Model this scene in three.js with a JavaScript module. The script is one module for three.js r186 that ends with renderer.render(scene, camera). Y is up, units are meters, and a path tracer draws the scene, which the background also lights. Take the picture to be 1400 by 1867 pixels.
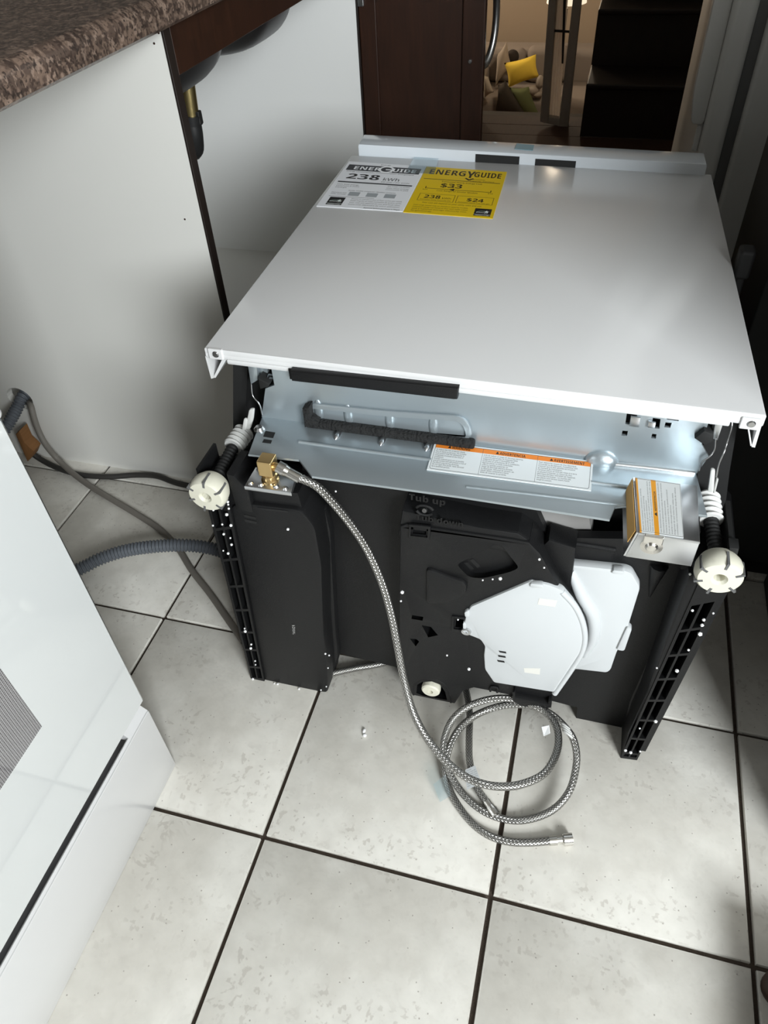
import * as THREE from 'three';
import { RoundedBoxGeometry } from 'three/addons/geometries/RoundedBoxGeometry.js';
import { mergeGeometries, toCreasedNormals } from 'three/addons/utils/BufferGeometryUtils.js';
import { FontLoader } from 'three/addons/loaders/FontLoader.js';
import { TextGeometry } from 'three/addons/geometries/TextGeometry.js';
import { RectAreaLightUniformsLib } from 'three/addons/lights/RectAreaLightUniformsLib.js';

// ------------------------------------------------------------------ camera, sky, lights, exposure
// Shapes are written in units of the floor-tile pitch; U is that pitch in metres and the helpers convert.
const U = 0.325;
const scene = new THREE.Scene();
const camera = new THREE.PerspectiveCamera(69.607, 1400 / 1867, 0.02, 60);
camera.position.set(0.65007, 1.05241, 1.0082);
camera.up.set(-0.14975, 0.71667, -0.68114);
camera.lookAt(0.65007 - 0.218022, 1.05241 - 0.695887, 1.0082 - 0.684257);
scene.background = new THREE.Color().setRGB(0.62, 0.72, 0.85);          // even, lightly clouded daylight sky
RectAreaLightUniformsLib.init();
const renderer = new THREE.WebGLRenderer({ antialias: true });
renderer.toneMapping = THREE.LinearToneMapping;
renderer.toneMappingExposure = 0.645;
renderer.shadowMap.enabled = true;
// daylight of the window in the back wall (behind the camera, to the right)
const day = new THREE.RectAreaLight(new THREE.Color().setRGB(0.93, 0.98, 1.0), 72, 1.17, 1.02);
day.position.set(7.0 * U, 5.0 * U, 7.7 * U); day.lookAt(7.0 * U, 5.0 * U, 0); scene.add(day);
const CEIL = 7.4;

// ------------------------------------------------------------------ helpers
const used = {};
function numbered(n) { const k = used[n] = (used[n] ?? -1) + 1; return k ? n + '_' + String(k).padStart(3, '0') : n; }
function rnd(seed) { let s = seed >>> 0; return () => { s = (s + 0x6D2B79F5) | 0; let t = Math.imul(s ^ (s >>> 15), 1 | s); t = (t + Math.imul(t ^ (t >>> 7), 61 | t)) ^ t; return ((t ^ (t >>> 14)) >>> 0) / 4294967296; }; }
const lerp3 = (a, b, t) => a.map((v, i) => v + (b[i] - v) * t);
const V = (a) => new THREE.Vector3(a[0], a[1], a[2]);
function thing(name, label, category, base, group) {
  const o = new THREE.Group(); o.name = numbered(name); scene.add(o);
  o.position.set(base[0] * U, base[1] * U, base[2] * U); o.userData = { label, category, base };
  if (group) o.userData.group = group;
  delete o.userData.base; BASE.set(o, o.position.clone()); return o;
}
const BASE = new Map();
function struct(name, base = [0, 0, 0]) {
  const o = new THREE.Group(); o.name = numbered(name); o.position.set(base[0] * U, base[1] * U, base[2] * U); o.userData = { kind: 'structure' }; scene.add(o); BASE.set(o, o.position.clone()); return o;
}
function norm(g) { if (g.index) g = g.toNonIndexed(); for (const k of Object.keys(g.attributes)) if (!['position', 'normal', 'uv'].includes(k)) g.deleteAttribute(k); return g; }
// part: geometry (tile units, scene coordinates) -> mesh under its thing
function part(parent, name, geo, mat, label) {
  if (Array.isArray(geo)) geo = geo.length > 1 ? mergeGeometries(geo.map(norm)) : geo[0];
  geo.scale(U, U, U); const b = BASE.get(parent); geo.translate(-b.x, -b.y, -b.z);
  const m = new THREE.Mesh(geo, mat); m.name = name; m.castShadow = m.receiveShadow = true;
  if (label) m.userData.label = label; parent.add(m); BASE.set(m, b); return m;
}
const parts = (parent, name, geos, mat, label) => geos.map(g => part(parent, name, g, mat, label));   // alike pieces, one mesh each
function solo(name, label, category, geo, mat, extra) {   // a thing that is one mesh
  if (Array.isArray(geo)) geo = mergeGeometries(geo.map(norm));
  geo.computeBoundingBox(); const c = geo.boundingBox.getCenter(new THREE.Vector3()); c.y = geo.boundingBox.min.y;
  geo.translate(-c.x, -c.y, -c.z); geo.scale(U, U, U);
  const m = new THREE.Mesh(geo, mat); m.name = numbered(name); m.position.copy(c.multiplyScalar(U)); m.castShadow = m.receiveShadow = true;
  m.userData = { label, category, ...extra }; scene.add(m); BASE.set(m, m.position.clone()); return m;
}
function bx(x0, x1, y0, y1, z0, z1, r = 0) {
  const w = Math.abs(x1 - x0), h = Math.abs(y1 - y0), d = Math.abs(z1 - z0);
  r = Math.min(r, w * 0.49, h * 0.49, d * 0.49);
  const g = r > 0 ? new RoundedBoxGeometry(w, h, d, 2, r) : new THREE.BoxGeometry(w, h, d);
  const p = g.attributes.position, n = g.attributes.normal, uv = g.attributes.uv;     // uv in tile units
  for (let i = 0; i < p.count; i++) { const ax = Math.abs(n.getX(i)), ay = Math.abs(n.getY(i)), az = Math.abs(n.getZ(i));
    if (ax > ay && ax > az) uv.setXY(i, p.getZ(i), p.getY(i)); else if (ay > az) uv.setXY(i, p.getX(i), p.getZ(i)); else uv.setXY(i, p.getX(i), p.getY(i)); }
  g.translate((x0 + x1) / 2, (y0 + y1) / 2, (z0 + z1) / 2); return g;
}
function shp(pts, holes = []) {
  const s = new THREE.Shape(pts.map(p => new THREE.Vector2(p[0], p[1])));
  for (const h of holes) s.holes.push(new THREE.Path(h.map(p => new THREE.Vector2(p[0], p[1])))); return s;
}
// rounded corner version of an outline
function soft(pts, r) {
  const s = new THREE.Shape(), n = pts.length;
  pts.forEach((p, i) => { const a = pts[(i + n - 1) % n], b = pts[(i + 1) % n];
    const da = Math.hypot(a[0] - p[0], a[1] - p[1]), db = Math.hypot(b[0] - p[0], b[1] - p[1]), q = Math.min(r, da * 0.45, db * 0.45);
    const A = [p[0] + (a[0] - p[0]) * q / da, p[1] + (a[1] - p[1]) * q / da], B = [p[0] + (b[0] - p[0]) * q / db, p[1] + (b[1] - p[1]) * q / db];
    if (i) s.lineTo(...A); else s.moveTo(...A); s.quadraticCurveTo(p[0], p[1], ...B); });
  s.closePath(); return s.getPoints(4).slice(0, -1).map(v => [v.x, v.y]);
}
// outline in x,y extruded between z0 (back) and z1 (front)
function ez(pts, z0, z1, bev = 0, holes = []) {
  const d = z1 - z0;
  const g = new THREE.ExtrudeGeometry(shp(pts, holes), { depth: d - 2 * bev, bevelEnabled: bev > 0, bevelThickness: bev, bevelSize: bev, bevelOffset: -bev, bevelSegments: 2, curveSegments: 6 });
  g.translate(0, 0, z0 + bev); return bev > 0 ? toCreasedNormals(g, 0.7) : g;
}
// outline in x,z extruded between y0 and y1
function ey(pts, y0, y1, bev = 0, holes = []) {
  const f = (l) => l.map(p => [p[0], -p[1]]); const g = ez(f(pts), y0, y1, bev, holes.map(f)); g.rotateX(-Math.PI / 2); return g;
}
// outline in z,y extruded between x0 and x1
function ex(pts, x0, x1, bev = 0, holes = []) {
  const f = (l) => l.map(p => [-p[0], p[1]]); const g = ez(f(pts), x0, x1, bev, holes.map(f)); g.rotateY(Math.PI / 2); return g;
}
function sweep(pts, r, seg, rad = 10, rf = null, closedEnds = true) {
  const c = new THREE.CatmullRomCurve3(pts.map(V), false, 'centripetal'); const L = c.getLength();
  const fr = c.computeFrenetFrames(seg, false), P = [], N = [], T = [], I = [];
  for (let i = 0; i <= seg; i++) { const p = c.getPointAt(i / seg), R = rf ? rf(i / seg * L, L) : r;
    for (let j = 0; j <= rad; j++) { const a = j / rad * Math.PI * 2, n = fr.normals[i].clone().multiplyScalar(Math.cos(a)).addScaledVector(fr.binormals[i], Math.sin(a));
      P.push(p.x + n.x * R, p.y + n.y * R, p.z + n.z * R); N.push(n.x, n.y, n.z); T.push(j / rad, i / seg * L); } }
  for (let i = 0; i < seg; i++) for (let j = 0; j < rad; j++) { const a = i * (rad + 1) + j, b = a + rad + 1; I.push(a, a + 1, b, b, a + 1, b + 1); }
  if (closedEnds) for (const e of [0, seg]) { const k = P.length / 3, p = c.getPointAt(e / seg), t = c.getTangentAt(e / seg).multiplyScalar(e ? 1 : -1);
    P.push(p.x, p.y, p.z); N.push(t.x, t.y, t.z); T.push(0, 0);
    for (let j = 0; j <= rad; j++) { const q = (e * (rad + 1) + j) * 3; P.push(P[q], P[q + 1], P[q + 2]); N.push(t.x, t.y, t.z); T.push(0, 0); }
    for (let j = 0; j < rad; j++) e ? I.push(k, k + 1 + j, k + 2 + j) : I.push(k, k + 2 + j, k + 1 + j); }
  const g = new THREE.BufferGeometry(); g.setAttribute('position', new THREE.Float32BufferAttribute(P, 3)); g.setAttribute('normal', new THREE.Float32BufferAttribute(N, 3)); g.setAttribute('uv', new THREE.Float32BufferAttribute(T, 2)); g.setIndex(I);
  if (rf) g.computeVertexNormals(); return g;
}
function rod(a, b, r0, r1 = r0, seg = 16) {
  const A = V(a), B = V(b), d = B.clone().sub(A), g = new THREE.CylinderGeometry(r1, r0, d.length(), seg);
  g.applyQuaternion(new THREE.Quaternion().setFromUnitVectors(new THREE.Vector3(0, 1, 0), d.normalize())); const m = A.add(B).multiplyScalar(0.5); g.translate(m.x, m.y, m.z); return g;
}
// lathe profile [[r, along]] about the axis from a towards b
function turned(prof, a, b, seg = 24) {
  const g = new THREE.LatheGeometry(prof.map(p => new THREE.Vector2(p[0], p[1])), seg), A = V(a), d = V(b).sub(A).normalize();
  g.applyQuaternion(new THREE.Quaternion().setFromUnitVectors(new THREE.Vector3(0, 1, 0), d)); g.translate(A.x, A.y, A.z); return toCreasedNormals(g, 0.6);
}
// thin sheet on four corners (top-left, top-right, bottom-right, bottom-left), uv 0..1, with thickness along its normal
function sheet(c, th = 0.003, n = 4) {
  const [tl, tr, br, bl] = c.map(V), P = [], T = [], I = [], nn = tr.clone().sub(bl).cross(tl.clone().sub(br)).normalize();
  if (nn.y + nn.z < 0) nn.negate();
  for (const s of [1, 0]) for (let i = 0; i <= n; i++) for (let j = 0; j <= n; j++) { const u = j / n, v = i / n;
    const p = tl.clone().multiplyScalar((1 - u) * (1 - v)).addScaledVector(tr, u * (1 - v)).addScaledVector(br, u * v).addScaledVector(bl, (1 - u) * v).addScaledVector(nn, s * th);
    P.push(p.x, p.y, p.z); T.push(u, 1 - v); }
  const m = (n + 1) * (n + 1), at = (s, i, j) => (s ? 0 : m) + i * (n + 1) + j;
  for (let i = 0; i < n; i++) for (let j = 0; j < n; j++) { I.push(at(1, i, j), at(1, i + 1, j), at(1, i, j + 1), at(1, i, j + 1), at(1, i + 1, j), at(1, i + 1, j + 1)); I.push(at(0, i, j), at(0, i, j + 1), at(0, i + 1, j), at(0, i, j + 1), at(0, i + 1, j + 1), at(0, i + 1, j)); }
  for (let j = 0; j < n; j++) for (const i of [0, n]) I.push(at(1, i, j), at(1, i, j + 1), at(0, i, j), at(0, i, j), at(1, i, j + 1), at(0, i, j + 1), at(1, j, i), at(0, j, i), at(1, j + 1, i), at(1, j + 1, i), at(0, j, i), at(0, j + 1, i));
  let g = new THREE.BufferGeometry(); g.setAttribute('position', new THREE.Float32BufferAttribute(P, 3)); g.setAttribute('uv', new THREE.Float32BufferAttribute(T, 2)); g.setIndex(I); g = g.toNonIndexed(); g.computeVertexNormals(); return g;
}
function ell(x, y, z, rx, ry, rz, ws = 16, hs = 10) { const g = new THREE.SphereGeometry(1, ws, hs); g.scale(rx, ry, rz); g.translate(x, y, z); return g; }

// ------------------------------------------------------------------ textures
function hash(x, y, s) { let h = (x * 374761393 + y * 668265263 + s * 1274126177) | 0; h = Math.imul(h ^ (h >>> 13), 1274126177); return ((h ^ (h >>> 16)) >>> 0) / 4294967296; }
function vn(u, v, per, s) {   // periodic value noise
  const x = u * per, y = v * per, x0 = Math.floor(x), y0 = Math.floor(y); let fx = x - x0, fy = y - y0; fx = fx * fx * (3 - 2 * fx); fy = fy * fy * (3 - 2 * fy);
  const w = (k) => ((k % per) + per) % per, a = hash(w(x0), w(y0), s), b = hash(w(x0 + 1), w(y0), s), c = hash(w(x0), w(y0 + 1), s), d = hash(w(x0 + 1), w(y0 + 1), s);
  return a + (b - a) * fx + (c - a) * fy + (a - b - c + d) * fx * fy;
}
function fbm(u, v, per, oct, s) { let t = 0, a = 0.5, n = 0; for (let i = 0; i < oct; i++) { t += a * vn(u, v, per, s + i); n += a; a *= 0.5; per *= 2; } return t / n; }
function tex(n, f, srgb = true, rx = 1, ry = rx) {
  const d = new Uint8Array(n * n * 4);
  for (let y = 0; y < n; y++) for (let x = 0; x < n; x++) { const c = f((x + 0.5) / n, (y + 0.5) / n), i = (y * n + x) * 4;
    for (let k = 0; k < 3; k++) d[i + k] = Math.max(0, Math.min(255, Array.isArray(c) ? c[k] : c)); d[i + 3] = 255; }
  const t = new THREE.DataTexture(d, n, n); t.wrapS = t.wrapT = THREE.RepeatWrapping; t.magFilter = THREE.LinearFilter; t.minFilter = THREE.LinearMipmapLinearFilter; t.generateMipmaps = true;
  if (srgb) t.colorSpace = THREE.SRGBColorSpace; t.repeat.set(rx, ry); t.needsUpdate = true; return t;
}
const mix = (a, b, t) => a.map((v, i) => v + (b[i] - v) * t), sst = (a, b, x) => { x = Math.max(0, Math.min(1, (x - a) / (b - a))); return x * x * (3 - 2 * x); };
function canvas(w, h, draw) { const c = document.createElement('canvas'); c.width = w; c.height = h; const g = c.getContext('2d'); draw(g, w, h); const t = new THREE.CanvasTexture(c); t.colorSpace = THREE.SRGBColorSpace; t.anisotropy = 8; return t; }

// ------------------------------------------------------------------ materials
const std = (o) => new THREE.MeshStandardMaterial(o), phy = (o) => new THREE.MeshPhysicalMaterial(o);
const lin = (r, g, b) => new THREE.Color().setRGB(r, g, b);
const tileTex = tex(1024, (u, v) => {
  const m = fbm(u, v, 5, 5, 3), f = fbm(u, v, 24, 4, 11), scr = fbm(u + 0.04 * vn(u, v, 12, 40), v + 0.04 * vn(u, v, 12, 41), 72, 3, 21), zone = sst(0.5, 0.7, fbm(u, v, 7, 3, 31));
  let c = mix([226, 223, 215], [212, 208, 199], sst(0.3, 0.7, m)); c = c.map(k => k + (f - 0.5) * 16);
  const mark = sst(0.6, 0.72, scr) * (0.15 + 0.85 * zone); c = mix(c, [184, 178, 169], mark * 0.5);
  const dot = hash(Math.floor(u * 300), Math.floor(v * 300), 77) > 0.9985 ? 0.5 : 0; return mix(c, [120, 112, 104], dot);
}, true, 1 / 1.37);
const tileBump = tex(512, (u, v) => 128 + (fbm(u, v, 8, 4, 5) - 0.5) * 120 + (fbm(u, v, 60, 2, 9) - 0.5) * 60, false, 1);
const M = {};
M.tile = std({ map: tileTex, roughness: 0.55, bumpMap: tileBump, bumpScale: 0.0006 });
M.grout = std({ color: '#4a4038', roughness: 0.95, bumpMap: tex(256, (u, v) => fbm(u, v, 60, 2, 8) * 255, false, 4), bumpScale: 0.001 });
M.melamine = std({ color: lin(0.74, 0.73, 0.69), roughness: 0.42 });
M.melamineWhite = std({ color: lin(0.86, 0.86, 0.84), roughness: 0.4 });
M.wall = std({ color: lin(0.16, 0.14, 0.12), roughness: 0.9 });
M.ceiling = std({ color: lin(0.36, 0.35, 0.33), roughness: 0.95 });
const woodMap = (a, b, s, rx, ry) => tex(512, (u, v) => mix(a, b, 0.6 * fbm(u + 0.04 * vn(u, v, 4, s), v * 0.06 + 3, 64, 3, s) + 0.4 * fbm(u, v * 0.2, 16, 3, s + 5)), true, rx, ry);
M.darkwood = std({ map: woodMap([36, 20, 12], [58, 33, 21], 60, 1.2, 1.2), roughness: 0.4 });
M.blackwood = std({ map: woodMap([26, 19, 16], [40, 30, 25], 61, 1, 1), roughness: 0.5 });
M.floorwood = std({ map: woodMap([66, 42, 30], [84, 56, 42], 62, 1, 1), roughness: 0.75 });
M.rawwood = std({ map: woodMap([116, 78, 42], [140, 98, 56], 63, 2, 2), roughness: 0.8 });
M.granite = std({ roughness: 0.32, map: tex(1024, (u, v) => {
  const w = 0.012 * (vn(u, v, 30, 3) - 0.5), a = fbm(u + w, v - w, 64, 3, 70), b = fbm(u, v, 130, 2, 75), c2 = fbm(u, v, 6, 2, 79), d = fbm(u - w, v, 84, 3, 83);
  let c = mix([84, 70, 62], [116, 98, 86], sst(0.35, 0.65, a)); c = mix(c, [60, 49, 44], sst(0.54, 0.68, d) * 0.8); c = mix(c, [150, 130, 116], sst(0.58, 0.72, fbm(u, v, 70, 3, 91)) * 0.7);
  c = mix(c, [44, 37, 34], sst(0.64, 0.74, b) * 0.7); return c.map(k => k * (0.86 + 0.28 * c2));
}, true, 0.8) });
const spangle = tex(512, (u, v) => 128 + (fbm(u, v, 18, 3, 14) - 0.5) * 90, false, 1.5);
M.zinc = std({ color: lin(0.48, 0.54, 0.575), metalness: 0.72, roughness: 0.34, bumpMap: spangle, bumpScale: 0.0004 });
M.zincBright = std({ color: lin(0.72, 0.74, 0.76), metalness: 1, roughness: 0.3 });
M.chrome = std({ color: lin(0.78, 0.76, 0.72), metalness: 1, roughness: 0.2 });
M.brass = std({ color: lin(0.66, 0.47, 0.22), metalness: 1, roughness: 0.3 });
M.oldbrass = std({ color: lin(0.42, 0.33, 0.15), metalness: 1, roughness: 0.4 });
const grain = tex(256, (u, v) => fbm(u, v, 64, 2, 33) * 255, false, 6);
M.black = phy({ color: lin(0.007, 0.007, 0.0075), specularIntensity: 0.65, roughness: 0.48, bumpMap: grain, bumpScale: 0.00015 });
M.blackDeep = std({ color: lin(0.008, 0.008, 0.008), roughness: 0.7 });
M.foam = std({ color: lin(0.012, 0.012, 0.012), roughness: 0.95, bumpMap: tex(256, (u, v) => fbm(u, v, 40, 3, 36) * 255, false, 3), bumpScale: 0.003 });
M.enamel = phy({ color: lin(0.71, 0.71, 0.71), roughness: 0.22, clearcoat: 0.3, clearcoatRoughness: 0.12 });
M.glasswhite = phy({ color: lin(0.68, 0.7, 0.7), roughness: 0.12, clearcoat: 1, clearcoatRoughness: 0.03 });
M.whiteplastic = std({ color: lin(0.58, 0.6, 0.61), roughness: 0.45 });
M.console = phy({ color: lin(0.62, 0.66, 0.7), roughness: 0.16, clearcoat: 0.6, clearcoatRoughness: 0.08 });
M.ivory = std({ color: lin(0.68, 0.66, 0.55), roughness: 0.5 });
M.whitenylon = std({ color: lin(0.62, 0.62, 0.6), roughness: 0.5 });
M.hosegrey = std({ color: lin(0.1, 0.11, 0.125), roughness: 0.5 });
M.cord = std({ color: lin(0.17, 0.155, 0.135), roughness: 0.55 });
M.cable = std({ color: lin(0.03, 0.028, 0.025), roughness: 0.6 });
M.blackrubber = std({ color: lin(0.015, 0.015, 0.015), roughness: 0.45 });
M.steel = std({ color: lin(0.2, 0.2, 0.21), metalness: 1, roughness: 0.42 });
M.nickel = std({ color: lin(0.5, 0.5, 0.5), metalness: 1, roughness: 0.3 });
M.fridge = std({ color: lin(0.62, 0.62, 0.6), roughness: 0.4 });
M.gasket = std({ color: lin(0.12, 0.12, 0.12), roughness: 0.7 });
const braidMap = tex(256, (u, v) => { // over-under basket of wire bundles
  const a = ((u + v) * 9) % 1, b = ((u - v + 8) * 9) % 1, ca = Math.floor((u + v) * 9), cb = Math.floor((u - v + 8) * 9), over = (ca + cb) % 2 === 0;
  const t = over ? a : b, e = Math.sin(t * Math.PI), wires = 0.85 + 0.15 * Math.sin(t * Math.PI * 6); return 45 + 205 * Math.pow(e, 0.7) * wires; }, true, 1, 7);
const braidBump = braidMap.clone(); braidBump.colorSpace = THREE.NoColorSpace; braidBump.needsUpdate = true;
M.braid = std({ color: lin(0.82, 0.8, 0.76), map: braidMap, metalness: 0.95, roughness: 0.28, bumpMap: braidBump, bumpScale: 0.0009 });
M.crimp = std({ color: lin(0.6, 0.58, 0.54), metalness: 1, roughness: 0.28 });
M.clear = phy({ color: lin(0.9, 0.95, 0.97), transmission: 0.96, roughness: 0.1, thickness: 0 });
M.pane = phy({ color: lin(1, 1, 1), transmission: 1, roughness: 0, thickness: 0 });
M.foamwhite = std({ color: lin(0.88, 0.88, 0.88), roughness: 0.9 });
M.paperwhite = std({ color: lin(0.8, 0.81, 0.82), roughness: 0.5 });

// ------------------------------------------------------------------ the room
const FL = struct('floor');
part(FL, 'grout_bed', bx(-1.8, 11.6, -0.22, -0.022, -4.5, 7.9), M.grout);
{ const r = rnd(5), gap = 0.02, variants = [];
  for (let k = 0; k < 6; k++) { const a = 0.5 - gap / 2, g = ey([[-a, -a], [a, -a], [a, a], [-a, a]], -0.03, 0, 0.006);
    const uv = g.attributes.uv, ox = r() * 1.37, oy = r() * 1.37; for (let i = 0; i < uv.count; i++) uv.setXY(i, uv.getX(i) + ox, uv.getY(i) + oy); g.scale(U, U, U); variants.push(g); }
  for (let i = -2; i < 12; i++) for (let j = -5; j < 8; j++) {
    const x0 = Math.max(i, -1.74), x1 = Math.min(i + 1, 11.54), z0 = Math.max(j, -4.5), z1 = Math.min(j + 1, 7.82);
    let t; if (x1 - x0 < 0.98 || z1 - z0 < 0.98) { const w = (x1 - x0 - gap) / 2, d = (z1 - z0 - gap) / 2; if (w <= 0.02 || d <= 0.02) continue; t = new THREE.Mesh(ey([[-w, -d], [w, -d], [w, d], [-w, d]], -0.03, 0, 0.006).scale(U, U, U), M.tile); }
    else { t = new THREE.Mesh(variants[Math.floor(r() * 6)], M.tile); }
    t.name = 'tile'; t.position.set((x0 + x1) / 2 * U, 0, (z0 + z1) / 2 * U); t.castShadow = t.receiveShadow = true; FL.add(t); } }
const FH = struct('floor_hallway'); 
for (let k = 0; k < 9; k++) part(FH, 'plank', bx(-1.8, 4.7, -0.2, -0.01, -4.52 - 0.4 * (k + 1) + 0.006, -4.52 - 0.4 * k, 0.006), M.floorwood);
const FB = struct('floor_living'); part(FB, 'floor_slab', bx(-8, 8.6, -3.4, -3.2, -24, -8.12), M.floorwood);
part(struct('trim_1'), 'landing_wall', bx(-8, 8.6, -3.2, -0.02, -8.3, -8.13), M.wall);
const C1 = struct('ceiling'); part(C1, 'slab', bx(-8.2, 11.9, CEIL, CEIL + 0.3, -24, 8.15), M.ceiling);
part(struct('wall_left'), 'plaster', bx(-2.1, -1.78, -0.2, CEIL, -4.6, 8.15), M.wall);
part(struct('wall_back'), 'plaster', [bx(-2.1, 5.1, -0.2, CEIL, 7.85, 8.15), bx(8.9, 11.9, -0.2, CEIL, 7.85, 8.15), bx(5.1, 8.9, 6.7, CEIL, 7.85, 8.15), bx(5.1, 8.9, -0.2, 3.3, 7.85, 8.15)], M.wall);
const WR = struct('wall_right');
part(WR, 'plaster', bx(11.56, 11.86, -0.2, CEIL, -4.6, 8.15), M.wall);
part(struct('wall_kitchen'), 'plaster', bx(4.72, 11.6, -0.2, CEIL, -4.75, -0.9), M.wall);
part(struct('wall_hall_left'), 'plaster', bx(-8.2, -1.8, -3.3, CEIL, -4.75, -4.45), M.wall);
part(struct('wall_living_left'), 'plaster', bx(-8.3, -8, -3.4, CEIL, -24, -4.5), M.wall);
part(struct('wall_hall_back'), 'plaster', bx(-1.8, 0.12, -0.02, CEIL, -8.12, -7.95), M.wall);
const beige = std({ color: lin(0.5, 0.4, 0.3), roughness: 0.9 });
part(struct('wall_living'), 'plaster', bx(-8.2, 8.6, -3.4, CEIL, -21.3, -21), beige);
part(struct('wall_hall_right'), 'plaster', bx(4.6, 4.8, -3.3, CEIL, -24, -4.7), M.wall);
{ const W = struct('window_1');          // kitchen window: frame and two panes
  for (const q of [[5.1, 5.3, 3.3, 6.7], [8.7, 8.9, 3.3, 6.7], [6.9, 7.1, 3.5, 6.5]]) part(W, 'window_frame', bx(q[0], q[1], q[2], q[3], 7.92, 8.1), M.whiteplastic);
  for (const q of [[3.3, 3.5], [6.5, 6.7]]) part(W, 'window_frame', bx(5.3, 8.7, q[0], q[1], 7.92, 8.1), M.whiteplastic);
  part(W, 'pane', bx(5.3, 6.9, 3.5, 6.5, 8, 8.02), M.pane); part(W, 'pane', bx(7.1, 8.7, 3.5, 6.5, 8, 8.02), M.pane); }

// ------------------------------------------------------------------ sink cabinet, worktop, sink
const XC = 0.138, ZP = -0.11, ZF = -2.85, HB = 2.6, HT = 2.72;
{ const c = thing('sink_cabinet', 'dark wood sink base cabinet with white side panels and an open front, far left', 'cabinet', [-0.8, 0, -1.5]);
  const hole = []; for (let k = 0; k < 20; k++) { const a = k / 20 * Math.PI * 2; hole.push([-1.49 + 0.095 * Math.cos(a), 0.5 + 0.085 * Math.sin(a)]); }
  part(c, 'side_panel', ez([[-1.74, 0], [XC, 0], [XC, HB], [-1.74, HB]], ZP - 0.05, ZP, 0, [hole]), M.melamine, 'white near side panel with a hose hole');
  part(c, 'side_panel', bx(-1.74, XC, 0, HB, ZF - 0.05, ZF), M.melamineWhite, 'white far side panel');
  part(c, 'stile', bx(XC, XC + 0.012, 0, HB, ZP - 0.06, ZP, 0.003), M.blackwood, 'dark brown front edge strip');
  part(c, 'stile', bx(XC, XC + 0.012, 0, HB, ZF - 0.06, ZF + 0.01, 0.003), M.blackwood);
  part(c, 'rail', bx(XC - 0.05, XC + 0.012, 2.405, HB, ZF - 0.05, ZP - 0.061, 0.004), M.darkwood, 'dark brown front rail below the worktop');
  part(c, 'back_panel', bx(-1.76, -1.72, 0, HB, ZF, ZP - 0.05), M.melamine);
  part(c, 'shelf', bx(-1.72, XC - 0.02, 0.26, 0.31, ZF, ZP - 0.05), M.melamine);
  part(c, 'plinth', bx(-0.1, -0.05, 0, 0.26, ZF, ZP - 0.05), M.darkwood);
  for (const q of [[0.046, 1.791, -0.109], [0.097, 2.539, -0.109], [0.129, 2.577, -0.109]]) part(c, 'screw_hole', rod([q[0], q[1], ZP - 0.004], [q[0], q[1], ZP + 0.002], 0.0045), M.darkwood);
  // the door, hinged at the far side and opened square to the front
  const x0 = XC + 0.013, x1 = 1.062, y0 = 0.32, y1 = 2.42, zb = ZF - 0.07, s = 0.16;
  const d = part(c, 'door', [bx(x0, x0 + s - 0.03, y0, y1, zb, ZF, 0.01), bx(x1 - s, x1, y0, y1, zb, ZF, 0.01), bx(x0 + s - 0.03, x1 - s, y1 - s, y1, zb, ZF, 0.01), bx(x0 + s - 0.03, x1 - s, y0, y0 + s, zb, ZF, 0.01), bx(x0 + s - 0.04, x1 - s + 0.01, y0 + s - 0.01, y1 - s + 0.01, zb + 0.02, ZF - 0.022)], M.darkwood, 'open dark brown frame and panel door seen from inside');
  part(d, 'hinge', [bx(x0 + 0.005, x0 + 0.05, 2.185, 2.32, ZF, ZF + 0.022, 0.008), rod([x0 - 0.02, 2.25, ZF + 0.012], [x0 + 0.02, 2.25, ZF + 0.012], 0.02)], M.nickel);
  part(d, 'screw', turned([[0, 0.012], [0.012, 0.01], [0.015, 0]], [0.964, 1.855, ZF - 0.001], [0.964, 1.855, ZF + 1]), M.nickel);
  part(d, 'handle', [sweep([[1.0, 1.84, zb], [1.045, 1.8, zb - 0.06], [1.085, 1.9, zb - 0.14], [1.1, 2.1, zb - 0.17], [1.085, 2.26, zb - 0.13], [1.0, 2.34, zb]], 0.026, 30, 10)], M.nickel, 'arched brushed metal pull handle'); }
{ const ct = thing('worktop', 'brown speckled laminate worktop with a rounded front nose, top left corner', 'worktop', [-0.8, 2.61, 1]);
  const xe = 0.225, prof = [[-1.76, HB + 0.005], [xe - 0.02, HB + 0.005], [xe, HB + 0.02]]; for (let k = 0; k <= 6; k++) { const a = k / 6 * Math.PI / 2; prof.push([xe - 0.05 + 0.05 * Math.cos(a), HT - 0.05 + 0.05 * Math.sin(a)]); } prof.push([-1.76, HT]);
  const g = ez(prof, -4.4, 1.765, 0); part(ct, 'slab', g, M.granite); }
{ const s = thing('sink', 'double bowl stainless sink, its undersides showing below the brown rail', 'sink', [-0.7, 2.05, -1.4]);
  const bowl = (zc, rz) => { const g = new THREE.SphereGeometry(1, 32, 16, 0, Math.PI * 2, Math.PI * 0.5, Math.PI * 0.5), p = g.attributes.position;
    for (let i = 0; i < p.count; i++) { const f = (v) => Math.sign(v) * Math.pow(Math.abs(v), 0.55); p.setXYZ(i, f(p.getX(i)), f(p.getY(i)), f(p.getZ(i))); }
    g.scale(0.63, 0.46, rz); g.translate(-0.66, 2.58, zc); g.computeVertexNormals(); return g; };
  part(s, 'bowl', bowl(-0.8, 0.52), M.steel); part(s, 'bowl', bowl(-1.9, 0.45), M.steel); }
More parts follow.
